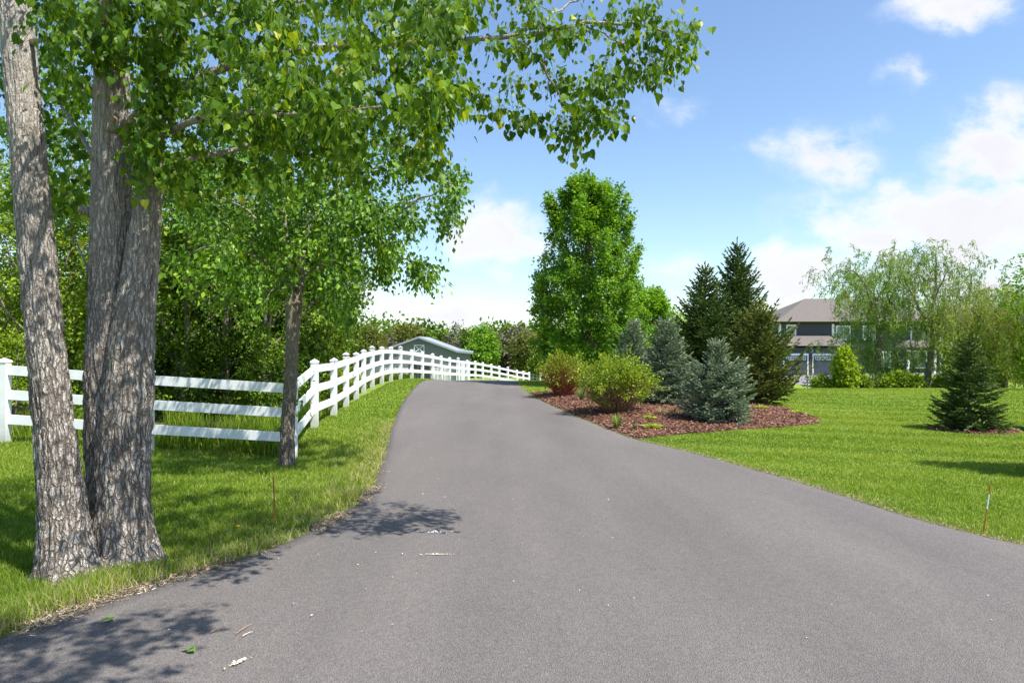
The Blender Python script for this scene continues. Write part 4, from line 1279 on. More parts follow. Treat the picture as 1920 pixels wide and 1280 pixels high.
    region(16, (235, 330), (120, 330), (5.4, 6.4))
    region(26, (320, 470), (150, 380), (5.3, 6.6))
    region(30, (255, 345), (50, 345), (4.6, 4.9))
    region(12, (165, 255), (-20, 130), (4.6, 4.95))
    region(50, (-250, 900), (-260, -30), (3.4, 6.5))
    lo_r = lambda x: np.interp(x, [850, 900, 960, 1040, 1110, 1180, 1240, 1300], [175, 190, 150, 225, 225, 225, 150, 90])
    region(40, (850, 1270), (-10, 195), (4.6, 5.4), lo_r)
    for (x, y) in ((972, 235), (965, 225), (1075, 285), (1070, 262), (1150, 232), (1175, 222), (1060, 245), (1285, 55), (1265, 125), (1300, 52), (1240, 140), (1215, 150), (1295, 100), (1120, 235),
                   (1110, 215), (905, 200), (880, 190), (935, 210), (1045, 230), (1200, 25), (1140, 20), (1255, 60), (1260, 105), (1220, 20)):
        T.append(at(x, y - 14, rng.uniform(4.7, 5.1)) - base)
    region(24, (880, 1240), (-240, -30), (4.6, 6.0))
    # the crown carries on above the frame and dapples the trunks and the drive
    U = rng.uniform(-1, 1, (700, 3)); U = U[np.linalg.norm(U, axis=1) < 1][:130]
    U = U * (2.3, 1.7, 1.35) + np.array([-2.3, 4.6, 6.15]) - base
    # spray over the near verge, above the frame: its shade lies across the bottom left of the drive
    W_ = np.stack([rng.uniform(-1.75, .2, 84), rng.uniform(1.75, 2.8, 84), rng.uniform(3.6, 4.5, 84)], -1) - base
    T = np.concatenate([np.array(T), U, W_])
    tw = sk.grow(a, T, rng, climb=.15, sag=.12, rmax=.014, rk=.0065, n=5, jit=.10)
    # the stems above carry the upper crown
    a.build('branch', BARK_COTTON, root, smooth=True)
    l = Acc()
    tw = np.array(tw); n = len(tw)
    cnt = rng.poisson(28, n) + 5; idx = np.repeat(np.arange(n), cnt); m = len(idx)
    u = 1 - rng.random(m) ** 1.3 * .6; f = u * 4; k = np.minimum(f.astype(int), 3); fr = (f - k)[:, None]
    Pt = tw[idx, k] * (1 - fr) + tw[idx, k + 1] * fr
    off = rng.normal(0, 1, (m, 3)) * (.072, .072, .055) - np.array([0, 0, .05])
    P = Pt + off
    D = unit(off) * .5 + rng.normal(0, .35, (m, 3)) - np.array([0, 0, 1.0])
    N = rng.normal(0, .6, (m, 3)) + np.array([.15, -.25, .45])
    S = .026 + .050 * rng.random(m) ** 1.5
    hb = rng.normal(.42, .13, n)[idx]
    place(l, HEART, P, D, N, S, np.clip(hb + rng.normal(0, .2, m), 0, 1))
    l.build('crown', LEAF_COTTON, root)
    # petioles
    pa = Acc()
    sel = np.arange(m)
    q = Pt[sel]; e = P[sel]; w = .0012
    V = np.stack([q - (w, 0, 0), q + (w, 0, 0), e + (w, 0, 0), e - (w, 0, 0)], 1)
    pa.add(V.reshape(-1, 3), [np.array([[0, 1, 2, 3]]) + (np.arange(len(sel)) * 4)[:, None]], .6)
    pa.build('petioles', LEAF_COTTON, root)
    # hanging strings of seed capsules
    ms = simple('seed_capsule', (.14, .22, .035), .6, .2)
    vis = np.nonzero((tw[:, 4, 2] + base[2] < 4.2) & (tw[:, 4, 0] + base[0] > -2.6))[0]
    for i in rng.choice(vis, 60, replace=False):
        ca = Acc(); p = tw[i, 4]; L = rng.uniform(.07, .13)
        zz = np.linspace(0, L, 9)
        tube(ca, np.stack([p[0] + .01 * np.sin(zz * 30 + i), p[1] + 0 * zz, p[2] - zz], -1), np.tile([.002, .0052], 5)[:9], 5)
        ca.build('seed_string', ms, root)


build_cottonwood()


# ---- box elder beside the fence
def build_elder():
    rng = np.random.default_rng(8)
    base = ground(540, 876); base = np.array([base[0], base[1], base[2]])
    d = base[1]
    root = thing('box_elder', 'slim forked tree with a leafy spreading crown in front of the white fence corner', 'tree', base)
    a = Acc(); sk = Skel()

    def st(rows): return [(*(at(x, y, dd) - base), w / F * dd / 2) for (x, y, dd, w) in rows]
    b = Acc()
    bark_stem(b, st([(539, 890, d, 36), (538, 860, d, 29), (540, 790, d, 25), (546, 700, d, 24), (548, 620, d, 24), (545, 560, d, 22), (538, 500, d, 19), (532, 440, d, 15), (528, 380, d, 12), (530, 300, d, 9), (540, 230, d, 6)]), 41, n=90, step=.012, amp=.009, flare=(.012, .1))
    bark_stem(b, st([(549, 640, d, 22), (556, 585, d, 20), (562, 520, d + .1, 18), (570, 460, d + .2, 14), (590, 380, d + .3, 10), (610, 300, d + .3, 6)]), 47, n=72, step=.012, amp=.008)
    b.build('trunk', BARK_ELDER, root, smooth=True)

    def limb(pts, r0, r1):
        P = np.array([at(x, y, dd) - base for (x, y, dd) in pts]); k = np.arange(len(P)); kk = np.linspace(0, len(P) - 1, len(P) * 3)
        Q = np.stack([np.interp(kk, k, P[:, i]) for i in range(3)], -1); Q[1:-1] += rng.normal(0, .012, (len(Q) - 2, 3))
        sk.limb(a, Q, r0, r1, 7)
    limb([(532, 440, d), (528, 380, d), (530, 300, d), (540, 230, d)], .04, .012)
    limb([(570, 460, d + .2), (590, 380, d + .3), (610, 300, d + .3)], .04, .012)
    limb([(568, 470, d + .2), (640, 430, d), (720, 410, d - .2), (800, 370, d - .3), (850, 340, d - .3)], .03, .006)
    limb([(562, 520, d + .1), (620, 490, d + .4), (700, 470, d + .6), (780, 490, d + .7), (820, 520, d + .7)], .026, .005)
    limb([(540, 520, d), (480, 480, d - .3), (410, 460, d - .5), (340, 480, d - .6)], .026, .006)
    limb([(535, 460, d), (470, 400, d + .6), (400, 360, d + 1), (340, 350, d + 1.2)], .025, .006)
    limb([(590, 380, d + .3), (680, 320, d - .4), (770, 300, d - .6)], .02, .005)
    limb([(556, 585, d), (600, 560, d - .3), (630, 560, d - .4), (645, 590, d - .4)], .016, .004)
    limb([(545, 540, d), (530, 520, d - .7), (500, 560, d - 1.1)], .016, .004)
    T = []
    hi = lambda x: np.interp(x, [330, 450, 600, 760, 860], [330, 230, 200, 250, 330])
    lo = lambda x: np.interp(x, [330, 420, 480, 520, 560, 600, 640, 665, 700, 760, 800, 830, 860], [560, 590, 600, 560, 520, 590, 610, 590, 520, 535, 545, 500, 440])
    while len(T) < 250:
        x = rng.uniform(320, 862); y = rng.uniform(200, 615)
        if y < hi(x) or y > lo(x) - 8: continue
        if x > 800 and 455 < y < 482: continue
        T.append(at(x, y, d + rng.uniform(-1.5, 1.5)) - base)
    for (x, y) in ((850, 335), (855, 360), (845, 400), (848, 430), (815, 540), (825, 520), (800, 545), (640, 600), (655, 610), (630, 585), (770, 540), (700, 525), (720, 530)):
        T.append(at(x, y - 8, d + rng.uniform(-.6, .6)) - base)
    tw = sk.grow(a, np.array(T), rng, climb=.25, sag=.08, rmax=.012, rk=.006, n=4)
    a.build('branch', BARK_DARK, root, smooth=True)
    l = Acc()
    leaves_on(l, tw, rng, 70, .085, .082, DIAMOND, droop=.9, up=.5, outw=.25, tip=.6, center=at(600, 400, d) - base)
    # suckers on the trunk
    s = []
    for (x, y) in ((565, 690), (566, 720), (562, 740), (568, 765), (566, 670)):
        p = at(x, y, d - .05) - base; s.append(bez(p - (.1, 0, 0), p, p + rng.normal(0, .05, 3), 5))
    leaves_on(l, s, rng, 9, .05, .06, DIAMOND, droop=.5)
    l.build('crown', LEAF_ELDER, root)


build_elder()


# ---- woodland behind the fence at the left
def gp(px, d):
    x = (px - 960) / F * d
    return np.array([x, d, hz(x, d)])


def build_woods():
    G = 'trees in the wood behind the left fence'
    specs = [  # px, d, H, R, z0, leaf, label
        (-60, 15.0, 6.0, 2.3, .10, LEAF_LIME, 'bright green wood tree at the far left edge, beyond the end post of the fence'),
        (70, 14.0, 4.8, 1.7, .06, LEAF_LIME, 'sunny yellow green tree behind the fence, seen left of the cottonwood trunks'),
        (135, 17.0, 7.4, 2.4, .12, LEAF_WOOD, 'wood tree seen in the gap between the cottonwood trunks'),
        (262, 15.2, 6.0, 2.3, .24, LEAF_WOOD, 'wood tree mostly hidden behind the thick cottonwood trunk pair'),
        (345, 14.4, 5.6, 2.1, .24, LEAF_WOOD, 'mid green wood tree just right of the cottonwood trunks behind the fence'),
        (420, 15.0, 6.2, 2.5, .22, LEAF_WOOD, 'taller wood tree in the shaded gap between cottonwood and box elder'),
        (495, 14.6, 5.4, 2.1, .24, LEAF_WOOD, 'low leafy wood tree just left of the forked trunk by the fence corner'),
        (548, 17.0, 5.2, 2.0, .14, LEAF_WOOD, 'wood tree directly behind the forked trunk by the fence corner'),
        (602, 20.5, 2.7, .85, .02, LEAF_LIME, 'small bright bushy tree between the forked trunk and the white fence posts'),
        (585, 17.2, 2.2, .75, .02, LEAF_LIME, 'low lime green bush close behind the first post right of the forked trunk'),
    ]
    for i, (px, d, H, R_, z0, lm, lab) in enumerate(specs):
        big = H > 4
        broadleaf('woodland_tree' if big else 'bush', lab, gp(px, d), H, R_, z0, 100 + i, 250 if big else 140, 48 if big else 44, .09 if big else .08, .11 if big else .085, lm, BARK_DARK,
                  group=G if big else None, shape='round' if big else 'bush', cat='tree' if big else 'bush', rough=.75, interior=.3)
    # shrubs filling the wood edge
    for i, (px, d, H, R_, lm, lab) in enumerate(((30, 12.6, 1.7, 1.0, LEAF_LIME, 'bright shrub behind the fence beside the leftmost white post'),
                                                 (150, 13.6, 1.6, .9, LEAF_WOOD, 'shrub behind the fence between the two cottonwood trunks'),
                                                 (330, 14.2, 1.6, 1.0, LEAF_SHADED, 'dark shrub behind the rails right of the cottonwood'),
                                                 (425, 14.4, 1.8, 1.1, LEAF_SHADED, 'broad shaded shrub behind the middle of the rails'),
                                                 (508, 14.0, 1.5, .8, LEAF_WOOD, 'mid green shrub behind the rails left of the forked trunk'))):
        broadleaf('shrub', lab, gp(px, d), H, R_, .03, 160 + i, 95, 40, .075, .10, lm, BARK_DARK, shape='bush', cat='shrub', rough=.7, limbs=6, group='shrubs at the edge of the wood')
    # the wood goes on behind: one mass
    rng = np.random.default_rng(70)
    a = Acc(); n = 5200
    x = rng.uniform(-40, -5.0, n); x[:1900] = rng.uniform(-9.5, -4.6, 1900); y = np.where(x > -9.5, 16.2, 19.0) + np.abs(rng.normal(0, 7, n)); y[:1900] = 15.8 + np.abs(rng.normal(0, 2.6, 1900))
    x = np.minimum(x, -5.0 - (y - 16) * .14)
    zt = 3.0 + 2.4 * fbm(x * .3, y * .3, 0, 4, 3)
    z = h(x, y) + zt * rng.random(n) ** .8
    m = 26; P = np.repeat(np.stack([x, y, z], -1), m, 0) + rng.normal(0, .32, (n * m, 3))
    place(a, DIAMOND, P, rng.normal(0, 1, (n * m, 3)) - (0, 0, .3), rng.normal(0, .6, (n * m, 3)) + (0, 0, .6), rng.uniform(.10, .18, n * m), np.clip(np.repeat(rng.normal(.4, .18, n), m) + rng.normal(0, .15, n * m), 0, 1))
    tag(a.build('wood', LEAF_SHADED), 'dense green wood filling the ground behind the trees at the left', 'wood', kind='stuff')


build_woods()


# ---- centre: maples, spruces, shrubs in the mulch bed
def top_h(px, py, d, base): return float(at(px, py, d)[2] - base[2])


b_ = gp(1103, 24.0)
broadleaf('maple', 'tall bright green maple with upswept branches, centre of the photo behind the bed', b_, top_h(1100, 335, 24, b_), 2.02, .05, 201, 920, 58, .10, .10, LEAF_MAPLE, BARK_DARK, MAPLE,
          shape='flame', ascend=.55, limbs=16, rough=.10, trunk_r=.11, interior=.5, spikes=46)
b_ = gp(1212, 34.0)
broadleaf('maple', 'shorter maple peeping out right of the tall maple, left of the dark spruces', b_, top_h(1212, 545, 34, b_), 1.5, .06, 202, 260, 46, .16, .15, LEAF_MAPLE, BARK_GREY, MAPLE,
          shape='flame', ascend=.4, limbs=12, rough=.3, trunk_r=.10, spikes=20)
b_ = gp(1268, 38.0)
broadleaf('bush', 'light green rounded bush between the short maple and the dark spruces', b_, top_h(1262, 586, 38, b_), 1.5, .03, 203, 170, 46, .17, .2, LEAF_LIME, BARK_GREY, shape='bush', cat='bush')

b_ = gp(1382, 21.5)
conifer('spruce', 'tallest dark green spruce at the back of the mulch bed', b_, top_h(1380, 447, 21.5, b_), 1.62, 301, NEEDLE_GREEN, dens=1.3, ls=.105, prof=.92, dz=.115, elev0=0, elev1=48, jag=.36, tipup=.9)
b_ = gp(1322, 20.6)
conifer('spruce', 'second dark spruce, a little lower, left of the tallest one', b_, top_h(1325, 492, 20.6, b_), 1.5, 302, NEEDLE_GREEN, dens=1.3, ls=.105, prof=.95, dz=.115, elev0=-2, elev1=42, jag=.32, tipup=.8)
b_ = gp(1424, 17.2)
conifer('spruce', 'olive tinted spruce with long tufted branches reaching right over the bed', b_, top_h(1405, 578, 17.2, b_), .98, 303, NEEDLE_OLIVE, dens=1.0, ls=.11, prof=.5, dz=.12, elev0=12, elev1=50, jag=.34, tipup=1.0,
        wild=lambda c, s_, t: 1 + .0 * c + (.18 if c > .4 else 0))
b_ = ground(1345, 793)
conifer('blue_spruce', 'plump blue spruce at the front of the mulch bed', b_, top_h(1338, 634, b_[1], b_), .80, 304, NEEDLE_BLUE, dens=1.3, ls=.062, prof=.36, dz=.066, elev0=-6, elev1=48, leader=.17, jag=.12, tipup=.5,
        wild=lambda c, s_, t: (.86 + .5 * min(t, .28)) if t < .60 else .5)
b_ = gp(1250, 16.4)
conifer('blue_spruce', 'slender blue spruce between the dogwood shrub and the plump one', b_, top_h(1248, 592, 16.4, b_), .80, 305, NEEDLE_BLUE, dens=1.2, ls=.072, prof=.62, dz=.085, elev0=-6, elev1=45, leader=.14, jag=.16, tipup=.5)
b_ = gp(1188, 18.2)
conifer('blue_spruce', 'hazy blue spruce top rising behind the dogwood shrubs', b_, top_h(1188, 600, 18.2, b_), .9, 306, NEEDLE_BLUE, dens=1.1, ls=.08, prof=.75, dz=.095, elev0=-4, elev1=45, leader=.1, jag=.18, tipup=.5)
conifer('spruce', 'lone small green spruce in a mulch ring on the right lawn', SPR, top_h(1803, 628, SPR[1], SPR), .66, 307, NEEDLE_GREEN, dens=1.45, ls=.066, prof=.72, dz=.085, elev0=-6, elev1=40, jag=.14, tipup=.5, leader=.13)
conifer('spruce', 'spruce standing just outside the right edge, known by its shadow on the lawn', (7.0, 8.0, hz(7.0, 8.0)), 3.3, .82, 308, NEEDLE_GREEN, dens=.9, ls=.12, prof=.8, dz=.15, jag=.2)


def shrub_stems(name, label, base, Hh, Rx, seed, leafm, stemm, nst=110, nleaf=34, lsize=.055, leafz=.38, group=None):
    rng = np.random.default_rng(seed)
    root = thing(name, label, 'shrub', base, group)
    a = Acc(); tips = []
    for k in range(nst):
        th = rng.uniform(0, 2 * PI); q = rng.random() ** .5
        r0 = .22 * Rx * rng.random() ** .5
        p = np.array([r0 * math.cos(th), r0 * math.sin(th), -.05])
        zt = Hh * math.sqrt(max(.05, 1 - (q * .90) ** 2.6)) * rng.uniform(.72, 1.04)
        e = np.array([q * Rx * math.cos(th + rng.normal(0, .2)), q * Rx * math.sin(th + rng.normal(0, .2)), zt])
        c = np.array([p[0] * .5 + e[0] * .5, p[1] * .5 + e[1] * .5, zt * .62])
        C = bez(p, c, e, 7); tube(a, C, np.linspace(.010, .004, 7), 4)
        tips.append(C[2:])
        for b in range(3):
            i = rng.integers(2, 6); v = unit(C[6] - C[2]) + rng.normal(0, .5, 3); q2 = C[i] + v * rng.uniform(.12, .26)
            if q2[2] < .1: continue
            D = bez(C[i], (C[i] + q2) / 2 + (0, 0, .02), q2, 5); tube(a, D, np.linspace(.005, .0025, 5), 3); tips.append(D)
    a.build('stem', stemm, root)
    l = Acc(); tw = np.array(tips)
    # leaves thin out towards the bare lower stems
    w = np.clip((tw[:, 4, 2] / Hh - leafz) * 2.4, .03, 1) + np.clip(np.linalg.norm(tw[:, 4, :2], axis=1) / Rx - .62, 0, 1) * 1.2
    tw = tw[rng.random(len(tw)) < w]
    leaves_on(l, tw, rng, nleaf, .05, lsize, DIAMOND, droop=.1, up=.7, outw=.5, center=np.array([0, 0, Hh * .45]), tip=.75)
    l.build('leaves', leafm, root)


b_ = ground(1155, 779)
shrub_stems('dogwood_shrub', 'wide rounded dogwood shrub with yellow green leaves at the front of the bed', b_, top_h(1155, 672, b_[1], b_), .88, 401, LEAF_DOG, BARK_TAN, nst=150, nleaf=27, lsize=.062, leafz=.46)
b_ = ground(1056, 746)
shrub_stems('dogwood_shrub', 'red stemmed dogwood shrub beside the drive, farther along the bed', b_, top_h(1056, 664, b_[1], b_), .72, 402, LEAF_DOG, BARK_RED, nst=190, nleaf=12, lsize=.062, leafz=.6)

# small plants in the bed
M_IRIS = leafmat('iris_blade', [(0, (.06, .15, .03)), (.6, (.12, .22, .05)), (1, (.30, .38, .06))], .3, .45, (1.4, 1.4, .6))
M_HOSTA = leafmat('hosta_leaf', [(0, (.16, .24, .01)), (.5, (.30, .40, .015)), (1, (.45, .50, .04))], .35, .5, (1.3, 1.3, .5))


def tuft(name, label, cat, p, n, hgt, spread, m, seed, w=.014, curve=.6, rn=(.2, .9)):
    rng = np.random.default_rng(seed); a = Acc()
    for k in range(n):
        th = rng.uniform(0, 2 * PI); L = hgt * rng.uniform(.55, 1); lean = spread * rng.uniform(.15, 1)
        u = np.linspace(0, 1, 6); r = .02 + lean * u ** 1.6; z = L * (u - curve * .4 * (lean / spread) * u ** 3)
        C = np.stack([r * math.cos(th), r * math.sin(th), z], -1); s = np.array([-math.sin(th), math.cos(th), .15])
        ww = w * (1 - u ** 2.2)[:, None] * .5 + .0008
        V = np.concatenate([C - s * ww, C + s * ww]); Fq = [[i, i + 1, i + 7, i + 6] for i in range(5)]
        a.add(V, [Fq], rng.uniform(*rn))
    o = a.build(name, m, loc=tuple(p)); return tag(o, label, cat)


def bp(px, py): p = ground(px, py); return (p[0], p[1], p[2] + float(bed_lift(p[0], p[1])))


tuft('iris_plant', 'spiky iris clump with yellow green outer blades near the drive edge of the bed', 'plant', bp(1157, 806), 56, .32, .19, M_IRIS, 1, .016, rn=(.5, 1))
tuft('iris_plant', 'small upright blue green plant right of the iris clump', 'plant', bp(1190, 810), 12, .2, .05, M_IRIS, 2, .02, rn=(0, .4))
tuft('daylily_plant', 'green daylily clump between the two dogwood shrubs', 'plant', bp(1090, 757), 50, .40, .28, M_IRIS, 3, .022, rn=(.1, .6))
tuft('grass_tuft', 'pale dry grass tuft in front of the slender blue spruce', 'grass tuft', bp(1240, 784), 60, .16, .22, leafmat('dry_tuft', [(0, (.2, .24, .10)), (1, (.4, .36, .2))], .2), 4, .008)
tuft('grass_tuft', 'green tuft between the dry tuft and the plump blue spruce', 'grass tuft', bp(1262, 785), 40, .17, .14, M_IRIS, 5, .012, rn=(.3, .9))


def hosta(label, p, r, n, seed):
    rng = np.random.default_rng(seed); a = Acc()
    th = rng.uniform(0, 2 * PI, n); q = r * rng.random(n) ** .6
    P = np.stack([q * np.cos(th), q * np.sin(th), .03 + .05 * rng.random(n) * (1 - q / r)], -1)
    D = np.stack([np.cos(th), np.sin(th), rng.uniform(.1, .7, n)], -1); N = np.stack([rng.normal(0, .3, n), rng.normal(0, .3, n), np.ones(n)], -1)
    place(a, HEART, P, D, N, rng.uniform(.05, .085, n), rng.random(n))
    return tag(a.build('groundcover_plant', M_HOSTA, loc=tuple(p)), label, 'plant', 'low yellow plants in the mulch')


hosta('flat yellow green plant in the open mulch right of the iris', bp(1224, 808), .16, 60, 1)
hosta('tiny yellow plant just behind the flat yellow green one', bp(1217, 794), .09, 26, 2)
hosta('low yellow plant at the back of the bed under the olive spruce', bp(1428, 772), .14, 40, 3)
hosta('low yellow plant near the right tip of the bed', bp(1492, 778), .12, 36, 4)


# ---- right: willows and the planting in front of the house
def willow(label, px, d, ytop, limbs_px, seed, nstr=330, R_=3.2, hang=(.6, 1.6), nleaf=26, leafm=None, lsz=.13, group=None, trunk_w=.16):
    rng = np.random.default_rng(seed)
    base = gp(px, d); root = thing('willow_tree', label, 'tree', base, group)
    a = Acc(); sk = Skel()
    for (pts, r0, r1) in limbs_px:
        P = np.array([at(x, y, d + dd) - base for (x, y, dd) in pts]); k = np.arange(len(P)); kk = np.linspace(0, len(P) - 1, len(P) * 4)
        Q = np.stack([np.interp(kk, k, P[:, i]) for i in range(3)], -1); Q[1:-1] = (Q[:-2] + 2 * Q[1:-1] + Q[2:]) / 4; Q[1:-1] += rng.normal(0, .025, (len(Q) - 2, 3))
        sk.limb(a, Q, r0, r1, 7)
    N = np.array(sk.P)
    N = N[N[:, 2] > 1.0]
    k = rng.integers(0, len(N), nstr)
    T = N[k] + rng.normal(0, 1, (nstr, 3)) * (R_ * .30, R_ * .34, R_ * .2) + (0, 0, .12)
    T[:, 2] = np.minimum(T[:, 2], float(at(px, ytop, d)[2] - base[2]) - .1 * np.abs(T[:, 0]))
    T[:, 2] = np.maximum(T[:, 2], .9)
    tw = sk.grow(a, T, rng, climb=.3, sag=.1, rmax=.03, rk=.010, n=4)
    l = Acc(); Ps, Ds, rn = [], [], []
    for C in tw:
        hb = rng.normal(.5, .15)
        for s in range(3):
            e = C[4] * .9 + C[3] * .1 + rng.normal(0, .12, 3); L = min(rng.uniform(*hang), max(.2, e[2] - .25))
            v = np.array([rng.normal(0, .22), rng.normal(0, .22), -1.0]); o = unit(C[4] - C[1]) * .25
            u = np.linspace(0, 1, 5)[:, None]
            S_ = e + o * (u ** .5) * .9 + v * L * u + np.array([0, 0, .1]) * (u * (1 - u))
            tube(a, S_, np.linspace(.005, .002, 5), 3)
            q = rng.random(nleaf)[:, None]; f = (q * 4)[:, 0]; ki = np.minimum(f.astype(int), 3); fr = (f - ki)[:, None]
            Ps.append(S_[ki] * (1 - fr) + S_[ki + 1] * fr + rng.normal(0, .025, (nleaf, 3))); Ds.append(rng.normal(0, .55, (nleaf, 3)) + v * .8); rn.append(np.clip(hb + rng.normal(0, .18, nleaf), 0, 1))
    a.build('trunk', BARK_DARK, root, smooth=True)
    P = np.concatenate(Ps); D = np.concatenate(Ds)
    place(l, NARROW, P, D, rng.normal(0, 1, P.shape) + (0, 0, .3), lsz * rng.uniform(.7, 1.3, len(P)), np.concatenate(rn))
    l.build('crown', leafm or LEAF_WILLOW, root)
    return root


willow('airy willow with two dark stems, left one of the pair before the house', 1648, 33.0, 462, [
    ([(1645, 735, 0), (1647, 690, 0), (1648, 640, 0), (1655, 600, 0), (1664, 560, 0), (1668, 520, .2), (1672, 480, .2)], .16, .03),
    ([(1648, 650, 0), (1640, 590, -.4), (1625, 540, -.6), (1600, 505, -.8), (1565, 510, -1)], .07, .02),
    ([(1650, 620, 0), (1620, 560, .5), (1600, 530, .8), (1550, 530, 1)], .05, .015),
    ([(1647, 690, 0), (1610, 660, .6), (1570, 640, .9)], .05, .015),
    ([(1648, 690, 0), (1680, 690, .2), (1700, 680, .4)], .04, .012),
    ([(1660, 580, 0), (1690, 520, -.6), (1700, 480, -.7)], .05, .015),
    ([(1650, 640, 0), (1640, 560, 1), (1640, 500, 1.2), (1650, 470, 1.2)], .05, .012)], 501, nstr=400, R_=2.2, hang=(.3, .95), nleaf=15, lsz=.17)
willow('willow with spreading bare limbs, right one of the pair before the house', 1740, 31.5, 452, [
    ([(1733, 738, 0), (1742, 690, 0), (1748, 640, 0), (1750, 580, 0), (1754, 520, 0), (1756, 470, 0)], .17, .025),
    ([(1748, 620, 0), (1720, 570, -.4), (1700, 530, -.6), (1685, 495, -.7)], .08, .02),
    ([(1750, 630, 0), (1790, 600, .4), (1815, 565, .6), (1822, 530, .6), (1818, 500, .5)], .09, .02),
    ([(1752, 600, 0), (1780, 590, -.5), (1800, 580, -.6), (1840, 560, -.6)], .05, .015),
    ([(1752, 560, 0), (1775, 510, -.5), (1790, 490, -.6)], .04, .012),
    ([(1750, 590, 0), (1730, 540, .6), (1715, 490, .8)], .04, .012)], 502, nstr=330, R_=2.15, hang=(.3, .95), nleaf=12, lsz=.17)
LEAF_WEEP = leafmat('weeping_leaf', [(0, (.15, .23, .024)), (.5, (.28, .37, .05)), (1, (.42, .48, .10))], .45, .5, (1.4, 1.3, .6), .3)
willow('full weeping willow trailing to the ground at the right edge behind the lone spruce', 1880, 30.5, 535, [
    ([(1880, 735, 0), (1878, 680, 0), (1880, 620, 0), (1885, 560, 0)], .2, .05),
    ([(1880, 650, 0), (1840, 600, -.5), (1810, 570, -.8), (1790, 600, -1)], .08, .02),
    ([(1880, 630, 0), (1920, 590, -.5), (1960, 570, -.8), (1990, 590, -1)], .08, .02),
    ([(1880, 610, 0), (1860, 570, .8), (1840, 550, 1.2)], .06, .02),
    ([(1880, 620, 0), (1890, 580, -1.2), (1900, 590, -1.8), (1890, 620, -2.2)], .06, .02),
    ([(1882, 600, 0), (1930, 560, .8), (1970, 550, 1.2)], .06, .02)], 503, nstr=430, R_=2.2, hang=(1.0, 3.2), nleaf=40, leafm=LEAF_WEEP, lsz=.16)
b_ = gp(1935, 27.0)
broadleaf('tree', 'airy upright tree with dark leaves cut by the right edge', b_, top_h(1925, 452, 27, b_), 1.0, .5, 504, 130, 13, .13, .14, LEAF_MAPLE, BARK_GREY, shape='egg', rough=.5, ascend=.5)
b_ = gp(1936, 24.0)
broadleaf('shrub', 'lime green young maple low at the right edge of the photo', b_, top_h(1925, 590, 24, b_), .5, .1, 505, 90, 26, .10, .10, LEAF_LIME, BARK_GREY, MAPLE, shape='egg', cat='shrub')
b_ = gp(1583, 30.4)
broadleaf('maple', 'young bright lime maple in front of the garage doors', b_, top_h(1585, 648, 30.4, b_), .47, .04, 506, 150, 30, .13, .09, LEAF_YOUNG, BARK_GREY, MAPLE, shape='egg', ascend=.4, rough=.3)
b_ = gp(1541, 30.8)
broadleaf('bush', 'low rounded bush left of the lime maple by the garage apron', b_, top_h(1543, 706, 30.8, b_), .42, .02, 507, 80, 40, .10, .10, LEAF_LIME, BARK_GREY, shape='bush', cat='bush')
b_ = gp(1514, 31.5)
conifer('blue_spruce', 'tiny blue spruce alone on the edge of the garage apron', b_, top_h(1514, 704, 31.5, b_), .28, 508, NEEDLE_BLUE, ls=.10, dz=.12)
for i, (px, d, yt, R_, lab) in enumerate(((1690, 30.2, 702, .42, 'yellow green shrub between the two willow trunks'), (1712, 29.8, 712, .30, 'low light shrub close left of the second willow trunk'),
                                          (1772, 30, 710, .4, 'green shrub between the second willow and the lone spruce'), (1614, 31.2, 710, .35, 'shrub behind the lime maple, left of the first willow trunk'),
                                          (1668, 30.2, 714, .3, 'pale shrub right of the first willow trunk'), (1810, 38, 640, 1.3, 'tall green bush behind the lone spruce'))):
    b_ = gp(px, d)
    broadleaf('shrub', lab, b_, top_h(px, yt, d, b_), R_, .02, 520 + i, 110, 34, .12, .13, LEAF_LIME, BARK_GREY, shape='bush', cat='shrub', group='shrubs in front of the house')


